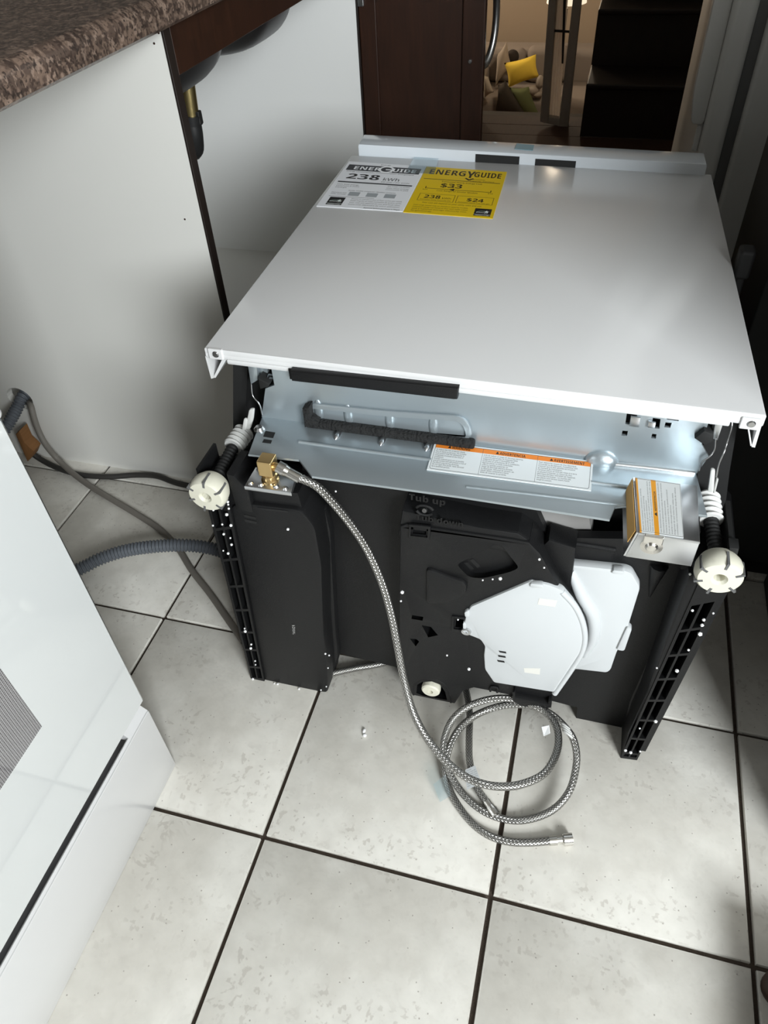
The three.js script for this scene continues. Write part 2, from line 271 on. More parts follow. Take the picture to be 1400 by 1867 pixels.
{ const d = thing('drain_pipe', 'brass sink tailpiece with a black plastic elbow under the sink', 'pipe', [-0.3, 1.8, -1]);
  part(d, 'tailpiece', rod([-0.28, 2.2, -1], [-0.3, 1.96, -1], 0.042), M.oldbrass);
  part(d, 'slip_nut', [rod([-0.3, 2.0, -1], [-0.304, 1.95, -1], 0.062, 0.06, 10), bx(-0.265, -0.24, 1.95, 2.02, -1.02, -0.98, 0.006)], M.blackrubber);
  part(d, 'elbow', sweep([[-0.303, 1.97, -1], [-0.308, 1.88, -1], [-0.34, 1.8, -1.02], [-0.44, 1.78, -1.06], [-0.6, 1.8, -1.1]], 0.052, 24, 14), M.blackrubber); }

// ------------------------------------------------------------------ stove (bottom left)
{ const XS = 0.47, zn = 1.785, zf = 4.15;
  const s = thing('stove', 'white range with glossy glass oven door and storage drawer, bottom left corner', 'stove', [-0.5, 0, 2.9]);
  part(s, 'body', bx(-1.4, XS - 0.08, 0.05, 2.95, zn + 0.012, zf), M.enamel);
  part(s, 'back_splash', bx(-1.4, -1.2, 2.95, 3.3, zn + 0.012, zf), M.enamel);
  part(s, 'cooktop', bx(-1.4, XS, 2.9, 2.96, zn, zf, 0.02), M.blackDeep);
  part(s, 'control_panel', bx(XS - 0.1, XS + 0.012, 2.035, 2.9, zn - 0.012, zf, 0.02), M.enamel);
  const d = part(s, 'oven_door', bx(XS - 0.075, XS - 0.008, 0.566, 2.03, zn + 0.008, zf, 0.004), M.enamel);
  part(d, 'door_glass', bx(XS - 0.008, XS, 0.566, 2.03, zn + 0.003, zf, 0.003), M.glasswhite, 'white glossy glass front');
  const mesh = tex(64, (u, v) => { const k = Math.hypot((u * 2 % 1) - 0.5, (v * 2 % 1) - 0.5); return k < 0.3 ? [52, 50, 53] : [150, 148, 150]; }, true, 60);
  part(d, 'oven_window', bx(XS, XS + 0.001, 1.068, 1.78, 2.205, 3.6), phy({ map: mesh, roughness: 0.1, clearcoat: 1, clearcoatRoughness: 0.03 }), 'grey oven window with a fine dot screen');
  part(d, 'edge_trim', bx(XS - 0.07, XS - 0.006, 0.566, 2.03, zn - 0.004, zn + 0.008), M.nickel);
  const f = part(s, 'drawer', [ex(soft([[zn, 0], [zf, 0], [zf, 0.487], [zn, 0.487]], 0.012), XS - 0.018, XS, 0.006)], M.enamel);
  // top of the drawer: lip sloping up to the finger pocket
  const lip = ez([[XS - 0.004, 0.485], [XS - 0.05, 0.535], [XS - 0.1, 0.535], [XS - 0.1, 0.47], [XS - 0.004, 0.47]], zn + 0.003, 1.93); part(f, 'drawer_lip', [lip, ez([[XS - 0.003, 0.484], [XS - 0.013, 0.496], [XS - 0.018, 0.494], [XS - 0.018, 0.46], [XS - 0.003, 0.46]], 1.93, zf)], M.enamel);
  part(f, 'finger_pocket', [bx(XS - 0.078, XS - 0.019, 0.34, 0.4, 1.93, zf), bx(XS - 0.079, XS - 0.074, 0.4, 0.562, zn + 0.02, zf)], std({ color: lin(0.4, 0.4, 0.41), roughness: 0.5 }), 'dark finger recess along the drawer top'); }

// ------------------------------------------------------------------ the dishwasher on its back
const DW = thing('dishwasher', 'white dishwasher lying on its back with its black base towards the viewer', 'dishwasher', [1.6, 0, 0.1]);
// tub body behind the base
part(DW, 'tub', bx(0.74, 2.46, 0.03, 1.66, -1.25, 0.86, 0.03), M.blackDeep, 'black tub with sound blanket');
parts(DW, 'base_frame', [bx(0.72, 0.78, 0.02, 1.28, 0.7, 1.1), bx(2.5, 2.56, 0.02, 1.28, 0.7, 1.1)], M.blackDeep);
// door
const dp = [[0.666, 0.985], [2.606, 1.012], [2.527, -1.022], [0.619, -1.057]];
const door = part(DW, 'door_panel', ey(dp, 1.762, 1.8, 0.006), M.enamel, 'glossy white outer door panel facing up');
{ const [a, b] = dp, L = (t, dz = 0) => [a[0] + (b[0] - a[0]) * t, a[1] + (b[1] - a[1]) * t + dz];
  part(door, 'lip', [ey([L(0.045, 0.006), L(0.95, 0.006), L(0.95, -0.05), L(0.045, -0.05)], 1.742, 1.764, 0.006), ey([L(0.0, 0.001), L(1, 0.001), L(1, -0.04), L(0, -0.04)], 1.755, 1.78, 0.005)], M.enamel, 'white folded front edge');
  // side flanges: hollow wedge profiles, open at the near end
  const wedge = (pts, k) => { const g = ez(pts, -0.95, 0.985), p = g.attributes.position; for (let i = 0; i < p.count; i++) p.setX(i, p.getX(i) + k * (p.getZ(i) - 0.985)); return g; };
  parts(door, 'side_flange', [wedge([[0.661, 1.762], [0.672, 1.758], [0.676, 1.668], [0.663, 1.662]], 0.022), wedge([[0.73, 1.758], [0.745, 1.755], [0.683, 1.669], [0.674, 1.67]], 0.022), wedge([[2.6, 1.751], [2.61, 1.75], [2.616, 1.65], [2.605, 1.651]], 0.039), wedge([[2.563, 1.75], [2.568, 1.748], [2.605, 1.657], [2.601, 1.654]], 0.039)], M.enamel);
  for (const c of [[[0.713, 1.782]][0], [[2.57, 1.766]][0]]) { const z = c[0] < 1.5 ? a[1] + 0.004 : b[1] + 0.004, q = [c[0], c[1], z + 0.004];
    const sc = part(door, 'screw_plate', bx(c[0] - 0.032, c[0] + 0.026, c[1] - 0.024, c[1] + 0.02, z - 0.01, z + 0.004, 0.004), M.enamel);
    part(sc, 'screw', turned([[0, 0.006], [0.01, 0.006], [0.013, 0.002], [0.013, 0]], q, [q[0], q[1], q[2] + 1]), M.nickel); } }
// control console beyond the door, with its pocket handle
{ const poly = [[0.656, -1.078], [2.493, -1.003], [2.486, -1.166], [0.639, -1.243]];
  const z = poly[0][1], x0 = poly[0][0], x1 = poly[1][0], zB = poly[3][1] - 0.01;
  const con = part(DW, 'control_console', [ey([[x0, poly[0][1]], [x1, poly[1][1]], poly[2], poly[3]], 1.68, 1.855, 0.012)], M.console, 'pale blue-grey control console with film');
  const pk = [[1.324, 1.834, -1.06], [1.56, 1.83, -1.06], [1.645, 1.834, -1.05], [1.855, 1.832, -1.05]];
  const zl = (x) => poly[0][1] + (poly[1][1] - poly[0][1]) * (x - x0) / (x1 - x0) + 0.004;
  for (const k of [0, 2]) { const A = pk[k][0], B = pk[k + 1][0]; part(con, 'pocket_handle', ey([[A, zl(A)], [B, zl(B)], [B, zl(B) - 0.05], [A, zl(A) - 0.05]], 1.76, k ? 1.832 : 1.838), M.blackDeep, 'black pocket handle opening'); }
  part(con, 'film_sticker', sheet([[1.524, 1.856, -1.181], [1.62, 1.856, -1.167], [1.622, 1.856, -1.082], [1.524, 1.856, -1.095]], 0.002), std({ color: lin(0.22, 0.36, 0.42), roughness: 0.3 }), 'small pale blue film sticker'); }
// energy labels
const TXT = (g, s, x, y, px, o = {}) => { g.font = `${o.b ? 'bold ' : ''}${px}px ${o.f || 'sans-serif'}`; g.textAlign = o.a || 'left'; g.fillStyle = o.c || '#1a1a1a'; if (o.w) { const w = g.measureText(s).width; g.save(); g.translate(x, y); g.scale(o.w / w, 1); if (o.a === 'center') g.textAlign = 'center'; g.fillText(s, 0, 0); g.restore(); } else g.fillText(s, x, y); };
const lines = (g, rows, x, y, dy, w, px, c = '#333') => rows.forEach((s, i) => { g.font = `${px}px sans-serif`; g.textAlign = 'left'; g.fillStyle = c; g.fillText(s, x, y + i * dy, w); });
const star = (g, x, y, w, h) => { g.fillStyle = '#111'; g.fillRect(x, y, w, h); g.strokeStyle = '#9fb8ad'; g.lineWidth = w * 0.035; g.beginPath(); g.arc(x + w * 0.45, y + h * 0.7, w * 0.36, Math.PI * 1.1, Math.PI * 1.9); g.stroke(); g.fillStyle = '#dfe8e4'; g.beginPath(); for (let k = 0; k < 10; k++) { const a = k * Math.PI / 5 - 1.57, r = (k % 2 ? 0.07 : 0.17) * w; g.lineTo(x + w * 0.72 + r * Math.cos(a), y + h * 0.4 + r * Math.sin(a)); } g.fill(); TXT(g, 'energy', x + w * 0.12, y + h * 0.6, h * 0.22, { c: '#e8eeeb', f: 'serif' }); g.fillRect(x, y + h * 0.8, w, h * 0.03); TXT(g, 'ENERGY STAR', x + w * 0.1, y + h * 0.96, h * 0.13, { c: '#e8eeeb', w: w * 0.8 }); };
const enerW = canvas(700, 900, (g, W, H) => { g.fillStyle = '#e6e8ec'; g.fillRect(0, 0, W, H);
  TXT(g, 'Energy', W * 0.5, 40, 30, { a: 'center' }); g.fillStyle = '#3a3c40'; g.fillRect(25, 62, W - 50, 120);
  TXT(g, 'ENER', 80, 158, 92, { b: 1, c: '#eef0f2', w: 250 }); TXT(g, 'UIDE', 430, 158, 92, { b: 1, c: '#eef0f2', w: 215 });
  g.strokeStyle = '#eef0f2'; g.lineWidth = 20; g.beginPath(); g.arc(378, 122, 58, -0.7, Math.PI * 1.9); g.stroke(); g.beginPath(); g.moveTo(372, 124); g.lineTo(432, 124); g.lineTo(425, 175); g.stroke();
  TXT(g, 'Energy consumption / Consommation énergétique', 40, 212, 25, { w: 600 }); TXT(g, '238', 70, 352, 140, { b: 1, w: 300 }); TXT(g, 'kWh', 395, 350, 76, { w: 150 }); TXT(g, 'per year / par année', 395, 385, 26, { w: 245 });
  g.fillStyle = '#3a3c40'; g.fillRect(30, 410, W - 60, 24); TXT(g, 'This model / Ce modèle', 470, 466, 22, { w: 190 });
  lines(g, ['Uses least energy', 'Consomme le moins', "d'énergie"], 40, 480, 30, 200, 24); lines(g, ['Uses most energy', 'Consomme le plus'], 470, 500, 30, 190, 24); TXT(g, 'Similar models compared / Modèles similaires', 170, 590, 24, { w: 400 });
  g.fillStyle = '#9aa0a4'; for (let k = 0; k < 3; k++) g.fillRect(190 + k * 150, 606, 92, 74); g.fillStyle = '#777'; g.fillRect(40, 700, 380, 6); lines(g, ['Standard size', 'Taille normale'], 40, 640, 28, 130, 22);
  star(g, 60, 720, 130, 140); lines(g, ['Based on standard test of four cycles per week.', "Établi d'après un essai normalisé de quatre cycles", 'Your cost will depend on use and local rates.', 'Votre coût dépendra de votre utilisation'], 240, 740, 34, 420, 26, '#555'); TXT(g, 'Removal before purchase is illegal', 380, 886, 22, { b: 1, w: 290 }); });
const enerY = canvas(700, 900, (g, W, H) => { const K = '#2a2205'; g.fillStyle = '#d9b800'; g.fillRect(0, 0, W, H);
  TXT(g, 'ENERG', 40, 150, 140, { b: 1, c: K, w: 330 }); TXT(g, 'Y', 372, 178, 190, { b: 1, c: K, w: 72 }); TXT(g, 'GUIDE', 432, 150, 140, { b: 1, c: K, w: 238 }); g.strokeStyle = K; g.lineWidth = 18; g.beginPath(); g.moveTo(374, 188); g.lineTo(408, 222); g.lineTo(442, 188); g.stroke();
  TXT(g, 'U.S. Government', 30, 40, 24, { c: K }); TXT(g, 'Dishwasher', 420, 210, 24, { c: K }); TXT(g, 'Capacity: Standard', 420, 240, 24, { c: K });
  TXT(g, 'Estimated Yearly Energy Cost', 190, 300, 34, { c: K, w: 340 }); TXT(g, '$33', 190, 402, 110, { b: 1, c: K, w: 190 });
  g.strokeStyle = K; g.lineWidth = 7; g.strokeRect(30, 250, W - 60, 2); g.beginPath(); g.moveTo(80, 400); g.lineTo(80, 436); g.lineTo(620, 436); g.lineTo(620, 400); g.stroke(); g.fillStyle = K; g.beginPath(); g.moveTo(275, 436); g.lineTo(320, 410); g.lineTo(320, 462); g.fill();
  TXT(g, 'Cost Range of Similar Models', 180, 480, 30, { c: K, w: 340 }); TXT(g, '$24', 60, 470, 26, { c: K }); TXT(g, '$39', 600, 470, 26, { c: K });
  g.lineWidth = 4; g.strokeRect(60, 540, 290, 130); g.strokeRect(372, 540, 290, 130); TXT(g, '238', 100, 622, 84, { b: 1, c: K, w: 140 }); TXT(g, 'kWh', 250, 620, 40, { c: K }); TXT(g, '$24', 450, 632, 84, { b: 1, c: K, w: 140 }); TXT(g, 'Estimated Yearly Electricity Use', 80, 655, 24, { c: K, w: 250 }); TXT(g, 'Estimated Yearly Cost with gas', 392, 660, 22, { c: K, w: 250 });
  TXT(g, 'Your cost will depend on your utility rates and use.', 110, 716, 30, { c: K, w: 480 }); lines(g, ['Cost range based only on standard capacity models.', 'Estimated energy cost based on four wash loads a week', 'and a national average electricity cost.', 'ftc.gov/energy'], 50, 764, 34, 440, 26, K); star(g, 545, 742, 130, 128); });
const lbl = (map) => std({ map, roughness: 0.45 });
part(door, 'energy_label', sheet([[0.635, 1.801, -0.954], [1.074, 1.8, -0.936], [1.096, 1.8, -0.337], [0.656, 1.8, -0.338]], 0.002, 8), lbl(enerW), 'white energy label reading 238 kWh');
part(door, 'energy_label', sheet([[1.08, 1.8, -0.937], [1.514, 1.8, -0.914], [1.534, 1.8, -0.32], [1.1, 1.8, -0.331]], 0.002, 8), lbl(enerY), 'yellow energy label reading 33 dollars');
part(door, 'clear_tape', sheet([[0.979, 1.803, -1.094], [1.116, 1.803, -1.076], [1.146, 1.803, -0.826], [0.989, 1.803, -0.836]], 0.002, 3), M.clear, 'strip of clear tape over the labels');
// galvanised toe plates: upright plate below the door and level shelf in front of it
const ZU = 0.975, HS = 1.5;
{ const slots = [[[2.197, 1.723], [2.231, 1.723], [2.234, 1.676], [2.2, 1.675]], [[2.282, 1.713], [2.307, 1.712], [2.311, 1.672], [2.286, 1.672]], [[2.324, 1.737], [2.362, 1.736], [2.364, 1.712], [2.326, 1.713]], [[2.325, 1.701], [2.345, 1.702], [2.344, 1.681], [2.325, 1.681]], [[2.196, 1.646], [2.214, 1.647], [2.214, 1.626], [2.196, 1.625]], [[2.293, 1.648], [2.307, 1.648], [2.308, 1.629], [2.293, 1.629]], [[0.9, 1.703], [0.922, 1.703], [0.918, 1.688], [0.895, 1.688]]];
  const up = part(DW, 'toe_plate', ez([[0.84, HS], [2.47, HS], [2.49, 1.58], [2.455, 1.63], [2.455, 1.77], [0.92, 1.77], [0.92, 1.66], [0.88, 1.64]], ZU - 0.01, ZU, 0, slots), M.zinc, 'galvanised upright plate under the door');
  // long pressed panel with two dimples, round dimple on the right
  const loop = soft([[1.033, 1.599], [1.348, 1.607], [1.656, 1.63], [1.692, 1.528], [1.344, 1.519], [0.996, 1.492]], 0.05);
  part(up, 'pressing', [ez(soft([[1.029, 1.604], [1.348, 1.612], [1.66, 1.633], [1.692, 1.528], [1.343, 1.509], [1.004, 1.493]], 0.05), ZU, ZU + 0.012, 0.006, [soft([[1.045, 1.588], [1.347, 1.594], [1.648, 1.615], [1.674, 1.525], [1.343, 1.514], [1.021, 1.487]], 0.04)])], M.zinc);
  for (const q of [[1.087, 1.584, 0.975], [1.205, 1.578, 0.975], [1.368, 1.577, 0.975], [1.535, 1.58, 0.975]]) part(up, 'dimple', ell(q[0], q[1] - 0.015, ZU, 0.018, 0.05, 0.008), M.zinc);
  const q = [[2.148, 1.498, 0.975]][0]; part(up, 'dimple', ell(q[0], q[1], ZU, 0.06, 0.05, 0.035), M.zinc);
  parts(up, 'tab', [ez([[2.211, 1.716], [2.243, 1.716], [2.245, 1.675], [2.213, 1.675]], ZU + 0.001, ZU + 0.012, 0.003), ez([[2.27, 1.704], [2.294, 1.703], [2.296, 1.678], [2.271, 1.679]], ZU + 0.001, ZU + 0.012, 0.003)], M.zincBright);
  const edge = [[0.877, 1.203], [1.076, 1.193], [1.153, 1.276], [1.694, 1.262], [2.192, 1.267], [2.207, 1.202], [2.256, 1.183], [2.499, 1.181]];
  const sh = part(DW, 'toe_shelf', ey([[0.84, ZU - 0.004], ...edge.map(([x, z]) => [x, Math.min(z, 1.27)]), [2.47, ZU - 0.004]], HS - 0.012, HS, 0.004), M.zinc, 'galvanised shelf plate with pressed ribs');
  for (const r of [[[[1.173, 1.5, 0.995]][0], [[1.172, 1.5, 1.054]][0]], [[[1.35, 1.5, 0.993]][0], [[1.349, 1.5, 1.054]][0]], [[[1.524, 1.5, 0.994]][0], [[1.522, 1.5, 1.05]][0]]]) { const g = sweep([r[0], r[1]].map(p => [p[0], HS, p[2]]), 0.013, 6, 10, (s, L) => 0.013 * Math.sqrt(Math.max(0.02, 1 - Math.pow(2 * s / L - 1, 4)))); part(sh, 'rib', g, M.zincBright); }
  parts(sh, 'bead', [sweep([[1.041, 1.5, 1.095], [1.291, 1.5, 1.096], [1.553, 1.5, 1.095]], 0.008, 10, 8), sweep([[2.121, 1.5, 1.097], [2.18, 1.5, 1.096], [2.25, 1.5, 1.095]], 0.008, 6, 8), sweep([[1.704, 1.5, 1.211], [1.986, 1.5, 1.198], [2.239, 1.5, 1.19]], 0.005, 10, 8)], M.zinc);
  part(sh, 'bead', sweep([[2.175, 1.5, 0.984], [2.306, 1.5, 0.978], [2.463, 1.5, 0.974]], 0.012, 10, 8), M.zincBright);
  for (const s of [[[0.89, 1.5, 1.058], [0.931, 1.5, 1.06], [0.935, 1.5, 1.093], [0.894, 1.5, 1.092]], [[0.903, 1.5, 1.107], [0.936, 1.5, 1.107], [0.939, 1.5, 1.126], [0.904, 1.5, 1.127]]]) part(sh, 'slot', ey(s.map(p => [p[0], p[2]]), HS, HS + 0.0015), M.blackDeep);
  const sc = [[0.863, 1.5, 1.053]][0]; part(sh, 'screw', turned([[0, 0.016], [0.014, 0.014], [0.022, 0.004], [0.022, 0]], sc, [sc[0], sc[1] + 1, sc[2]]), M.nickel);
  const warn = canvas(1600, 300, (g, W, H) => { g.fillStyle = '#dfe3e4'; g.fillRect(0, 0, W, H); g.strokeStyle = '#444'; g.lineWidth = 4; g.beginPath(); g.roundRect(22, 14, W - 44, H - 30, 18); g.stroke();
    g.fillStyle = '#e8842a'; g.fillRect(24, 16, W - 48, 46); g.fillStyle = '#555'; g.fillRect(510, 16, 3, H - 34); g.fillRect(1060, 16, 3, H - 34);
    const tri = (x) => { g.fillStyle = '#222'; g.beginPath(); g.moveTo(x, 52); g.lineTo(x + 34, 52); g.lineTo(x + 17, 24); g.fill(); };
    tri(150); TXT(g, 'WARNING', 190, 54, 40, { b: 1, w: 190 }); tri(640); TXT(g, 'ADVERTENCIA', 680, 54, 40, { b: 1, w: 260 }); tri(1180); TXT(g, 'AVERTISSEMENT', 1220, 54, 40, { b: 1, w: 300 });
    lines(g, ['To reduce the risk of electric shock,', 'fire, or injury to persons, the installer', 'must ensure that the dishwasher is', 'completely enclosed at the time of', 'installation.', 'Provide covered parts are accessible', 'and grounded and will present a risk of', 'fire shock only during servicing.', 'Do not open this panel. Have serviced', 'by a qualified person.'], 36, 86, 19.5, 460, 19, '#333');
    lines(g, ['A fin de reducir el riesgo de descarga eléctrica,', 'o lesiones personales, el instalador debe', 'asegurarse de que el lavavajillas esté', 'encerrado en el momento de la instalación.', 'Algunas piezas no están conectadas', 'a tierra y pueden presentar un', 'riesgo de descarga eléctrica durante', 'la reparación. Personal de servicio: las', 'piezas deben conectarse a tierra', 'antes de conectar la corriente.'], 526, 86, 19.5, 520, 19, '#333');
    lines(g, ["Pour réduire les risques de choc électrique,", "d'incendie ou de blessures, l'installateur doit", "s'assurer que le lave-vaisselle est encastré", "au moment de l'installation.", "Certaines pièces ne sont pas mises à la terre", "et peuvent présenter un risque de choc", "électrique pendant l'entretien de l'appareil.", "Personnel d'entretien : ne touchez pas", "aux pièces sous tension avant d'avoir", "coupé le courant."], 1076, 86, 19.5, 400, 19, '#333'); });
  part(sh, 'warning_label', sheet([[1.545, 1.502, 0.992], [2.12, 1.502, 0.986], [2.123, 1.502, 1.145], [1.55, 1.502, 1.154]], 0.003, 8), lbl(warn), 'white warning label with an orange heading strip');
  // black foam gasket strip along the fold, turned up at its left end
  part(DW, 'foam_strip', [bx([[1.035, 1.527, 1]][0][0], [[1.695, 1.548, 1]][0][0], HS, HS + 0.036, ZU + 0.001, ZU + 0.034, 0.01), ez([[1.041, 1.602], [1.071, 1.616], [1.068, 1.56], [1.097, 1.541], [1.04, 1.514]], ZU + 0.004, ZU + 0.05, 0.006)], M.foam, 'black foam strip');
  parts(DW, 'hanging_strip', [ez([[1.015, 1.766], [1.633, 1.776], [1.63, 1.728], [1.617, 1.726], [1.016, 1.723]], 0.985, 1.025, 0.008), bx(1.0, 1.62, 1.715, 1.76, 0.86, 1.0)], M.black, 'black plastic strip under the door edge'); }
// base: rails, covers
function ladder(out, inn, rows, colMid, zf, zb) { // outline quad [tl,tr,br,bl] with rows of cells
  const [tl, tr, br, bl] = out, at = (u, v) => [tl[0] * (1 - u) * (1 - v) + tr[0] * u * (1 - v) + br[0] * u * v + bl[0] * (1 - u) * v, tl[1] * (1 - u) * (1 - v) + tr[1] * u * (1 - v) + br[1] * u * v + bl[1] * (1 - u) * v];
  const holes = []; for (let k = 0; k + 1 < rows.length; k++) for (const [u0, u1] of [[inn, colMid - 0.05], [colMid + 0.05, 1 - inn]]) { const v0 = rows[k] + 0.006, v1 = rows[k + 1] - 0.006; holes.push([at(u0, v0), at(u1, v0), at(u1, v1), at(u0, v1)]); }
  return [ez(out, zb, zf, 0, holes), ez(out, zb - 0.02, zb, 0)];
}
part(DW, 'base_rail', ladder([[0.678, 1.288], [0.782, 1.332], [0.709, -0.004], [0.633, -0.016]], 0.13, [0.03, 0.14, 0.285, 0.42, 0.55, 0.68, 0.79, 0.905, 0.985], 0.5, 1.26, 1.12), M.black, 'black ribbed left foot rail');
part(DW, 'base_rail', ladder([[2.526, 1.261], [2.615, 1.323], [2.554, 0.011], [2.483, 0]], 0.12, [0.1, 0.225, 0.35, 0.48, 0.605, 0.73, 0.855, 0.96, 0.99], 0.47, 1.26, 1.12), M.black, 'black ribbed right foot rail');
// skirt walls outside and inside of the rails
parts(DW, 'skirt_wall', [ez([[2.489, 1.277], [2.536, 1.303], [2.488, 0.225], [2.494, -0.043]], 1.1, 1.255, 0.01), ez([[2.615, 1.313], [2.651, 1.28], [2.587, -0.124], [2.552, -0.141]], 0.8, 1.2)], M.black);
part(DW, 'back_panel', [ez([...[[2.007, 1.202], [2.545, 1.31], [2.538, 1.133], [2.481, 0.001]], ...[[2.532, -0.295], [2.492, -0.093], [2.458, -0.029], [2.411, -0.007], [2.271, -0.019], [2.261, 0.093], [1.981, 0.122], [1.368, 0.125], [1.076, 0.146]], [1.03, 0.5], [1.04, 1.44], [1.9, 1.44]], 1.06, 1.1, 0)], M.black, 'flat black base panel behind the covers');
{ // left cover
  const lc = part(DW, 'base_cover', [ez(soft([[0.769, 1.246], [0.827, 1.279], [1.072, 1.294], [1.124, 1.21], [1.127, 0.993], [1.086, 0.534], [1.065, 0.124], [1.048, -0.007], [0.698, -0.023], [0.752, 0.791]], 0.03), 1.06, 1.25, 0.012), ez([[0.795, 1.226], [0.842, 1.348], [1.067, 1.362], [1.079, 1.248], [1.042, 1.21]], 1.06, 1.23, 0.01), ez([[1.053, 1.259], [1.129, 1.199], [1.14, 1.075], [1.125, 0.85], [1.095, 0.366], [1.088, 0.173], [0.981, -0.235], [0.935, 0.084]], 1.05, 1.14, 0.02)], M.black, 'raised black left base cover');
  for (const s of [[[0.825, 1.219], [0.878, 1.215], [0.876, 1.202], [0.827, 1.207]], [[0.825, 1.194], [0.876, 1.19], [0.874, 1.177], [0.826, 1.179]], [[0.895, 1.272], [1.022, 1.281], [1.021, 1.272], [0.917, 1.265]]]) part(lc, 'slot', ez(s, 1.25, 1.252), M.blackDeep);
  const st = canvas(64, 160, (g) => { g.fillStyle = '#181818'; g.fillRect(0, 0, 64, 160); g.fillStyle = '#b8b8b8'; for (const [x, y] of [[14, 16], [32, 16], [14, 40], [40, 46], [18, 66], [36, 70], [16, 92], [38, 96], [22, 116], [40, 124], [18, 140]]) g.fillRect(x, y, 13, 12); });
  part(lc, 'printed_mark', sheet([[0.93, 0.536, 1.25], [0.952, 0.543, 1.25], [0.941, 0.46, 1.25], [0.921, 0.454, 1.25]], 0.001, 1), lbl(st), 'small pale printed code');
  part(DW, 'bump', [ell(...[[0.822, -0.047, 1.1]][0], 0.012, 0.01, 0.15)], M.black); }
{ // centre cover with its recesses, openings and foot arch
  const arch = [[1.495, 0.118], [1.501, 0.202], [1.531, 0.241], [1.582, 0.263], [1.629, 0.248], [1.656, 0.188], [1.668, 0.11], [1.535, 0.104]];
  const H = [[[1.503, 1.278], [1.574, 1.282], [1.57, 1.228], [1.499, 1.224]], [[1.487, 0.74], [1.556, 0.742], [1.551, 0.695], [1.483, 0.694]], [[1.526, 0.68], [1.584, 0.682], [1.623, 0.619], [1.562, 0.58]], [[1.47, 0.563], [1.515, 0.574], [1.537, 0.552], [1.509, 0.493]], [[1.676, 0.773], [1.736, 0.78], [1.736, 0.701], [1.675, 0.694]], arch, soft([[1.667, 1.1], [1.777, 1.213], [1.827, 1.26], [1.852, 1.254], [1.932, 1.138], [1.887, 1.095], [1.785, 1.033], [1.725, 1.028]], 0.03)];
  const out = [[1.46, 1.26], [1.484, 1.277], [1.713, 1.281], [1.884, 1.285], [1.943, 1.281], [1.987, 1.233], [2.081, 1.053], [2.18, 0.9], [2.213, 0.69], [2.131, 0.355], [2.124, 0.308], [2.079, 0.268], [1.951, 0.265], [1.86, 0.268], [1.781, 0.267], [1.733, 0.226], [1.695, 0.096], [1.483, 0.094], [1.421, 0.23], [1.445, 0.938]];
  const cc = part(DW, 'base_cover', [ez(out, 1.1, 1.22, 0.01, H), ez([[1.448, 1.199], [1.467, 1.335], [1.757, 1.309], [1.899, 1.31], [1.953, 1.273], [1.994, 1.17], [1.929, 1.2], [1.698, 1.208]], 1.07, 1.21, 0.01), ez([[1.984, 1.199], [2.009, 1.249], [2.11, 1.229], [2.122, 0.98], [2.084, 0.983]], 1.06, 1.16, 0.01)], M.black, 'black moulded centre cover with openings');
  part(cc, 'opening_back', ez([[1.469, 1.224], [1.716, 1.247], [1.746, 0.441], [1.433, 0.296]], 1.1, 1.11), M.blackDeep);
  // raised rim of the square opening, the diamond recess and the L-shaped ridge
  parts(cc, 'rim', [ez([[1.497, 1.285], [1.58, 1.292], [1.576, 1.22], [1.493, 1.214]], 1.215, 1.228, 0.003, [H[0]]), ez([[1.669, 0.782], [1.742, 0.792], [1.743, 0.691], [1.668, 0.68]], 1.215, 1.228, 0.003, [H[4]])], M.black);
  part(cc, 'recess_floor', ez([[1.643, 1.119], [1.775, 1.242], [1.853, 1.289], [1.956, 1.135], [1.89, 1.054], [1.722, 0.994]], 1.17, 1.185), M.black);
  for (const s of [[[1.702, 1.08], [1.717, 1.084], [1.744, 1.052], [1.731, 1.042]], [[1.725, 1.102], [1.739, 1.109], [1.768, 1.074], [1.756, 1.062]]]) part(cc, 'slot', ez(s, 1.185, 1.187), M.blackDeep);
  part(cc, 'raised_pad', ez(soft([[1.562, 1.065], [1.647, 1.034], [1.728, 1.016], [1.726, 0.948], [1.661, 0.867], [1.56, 0.839]], 0.03), 1.205, 1.236, 0.012), M.black);
  parts(cc, 'clip', [ez([[1.957, 0.345], [1.966, 0.353], [1.975, 0.306], [2.117, 0.305], [2.117, 0.332], [2.128, 0.336], [2.134, 0.284], [2.086, 0.247], [2, 0.247], [1.962, 0.274]], 1.19, 1.25, 0.004), sweep([[1.857, 0.28, 1.225], [1.86, 0.317, 1.225], [1.888, 0.318, 1.225], [1.888, 0.282, 1.225]], 0.006, 8, 6)], M.black);
  const pf = [[1.58, 0.202, 1.235]][0];
  part(DW, 'levelling_foot', [turned([[0.02, -0.08], [0.035, -0.08], [0.042, -0.03], [0.046, 0], [0.044, 0.014], [0.038, 0.02], [0.014, 0.022], [0.012, 0.0], [0, 0]], [pf[0], pf[1], 1.225], [pf[0], pf[1], 2], 32)], M.ivory, 'ivory rear levelling foot in an arched recess');
  part(DW, 'arch_rim', sweep([[1.49, 0.099, 1.215], [1.494, 0.182, 1.215], [1.525, 0.236, 1.215], [1.58, 0.269, 1.215], [1.633, 0.256, 1.215], [1.663, 0.192, 1.215], [1.675, 0.1, 1.215]], 0.007, 24, 8), M.black); part(DW, 'arch_back', ez([[1.472, 0.134], [1.663, 0.155], [1.666, -0.042], [1.469, -0.041]], 1.1, 1.12), M.blackDeep);
  // tub adjuster text and screw on the sloping top of the cover
  const font = await new FontLoader().loadAsync('fonts/droid/droid_sans_bold.typeface.json');
  const word = (s, p, h) => { const g = new TextGeometry(s, { font, size: h, depth: 0.006, curveSegments: 2 }); g.rotateZ(-0.02); g.translate(p[0], p[1], p[2]); g.computeVertexNormals(); return norm(g); };
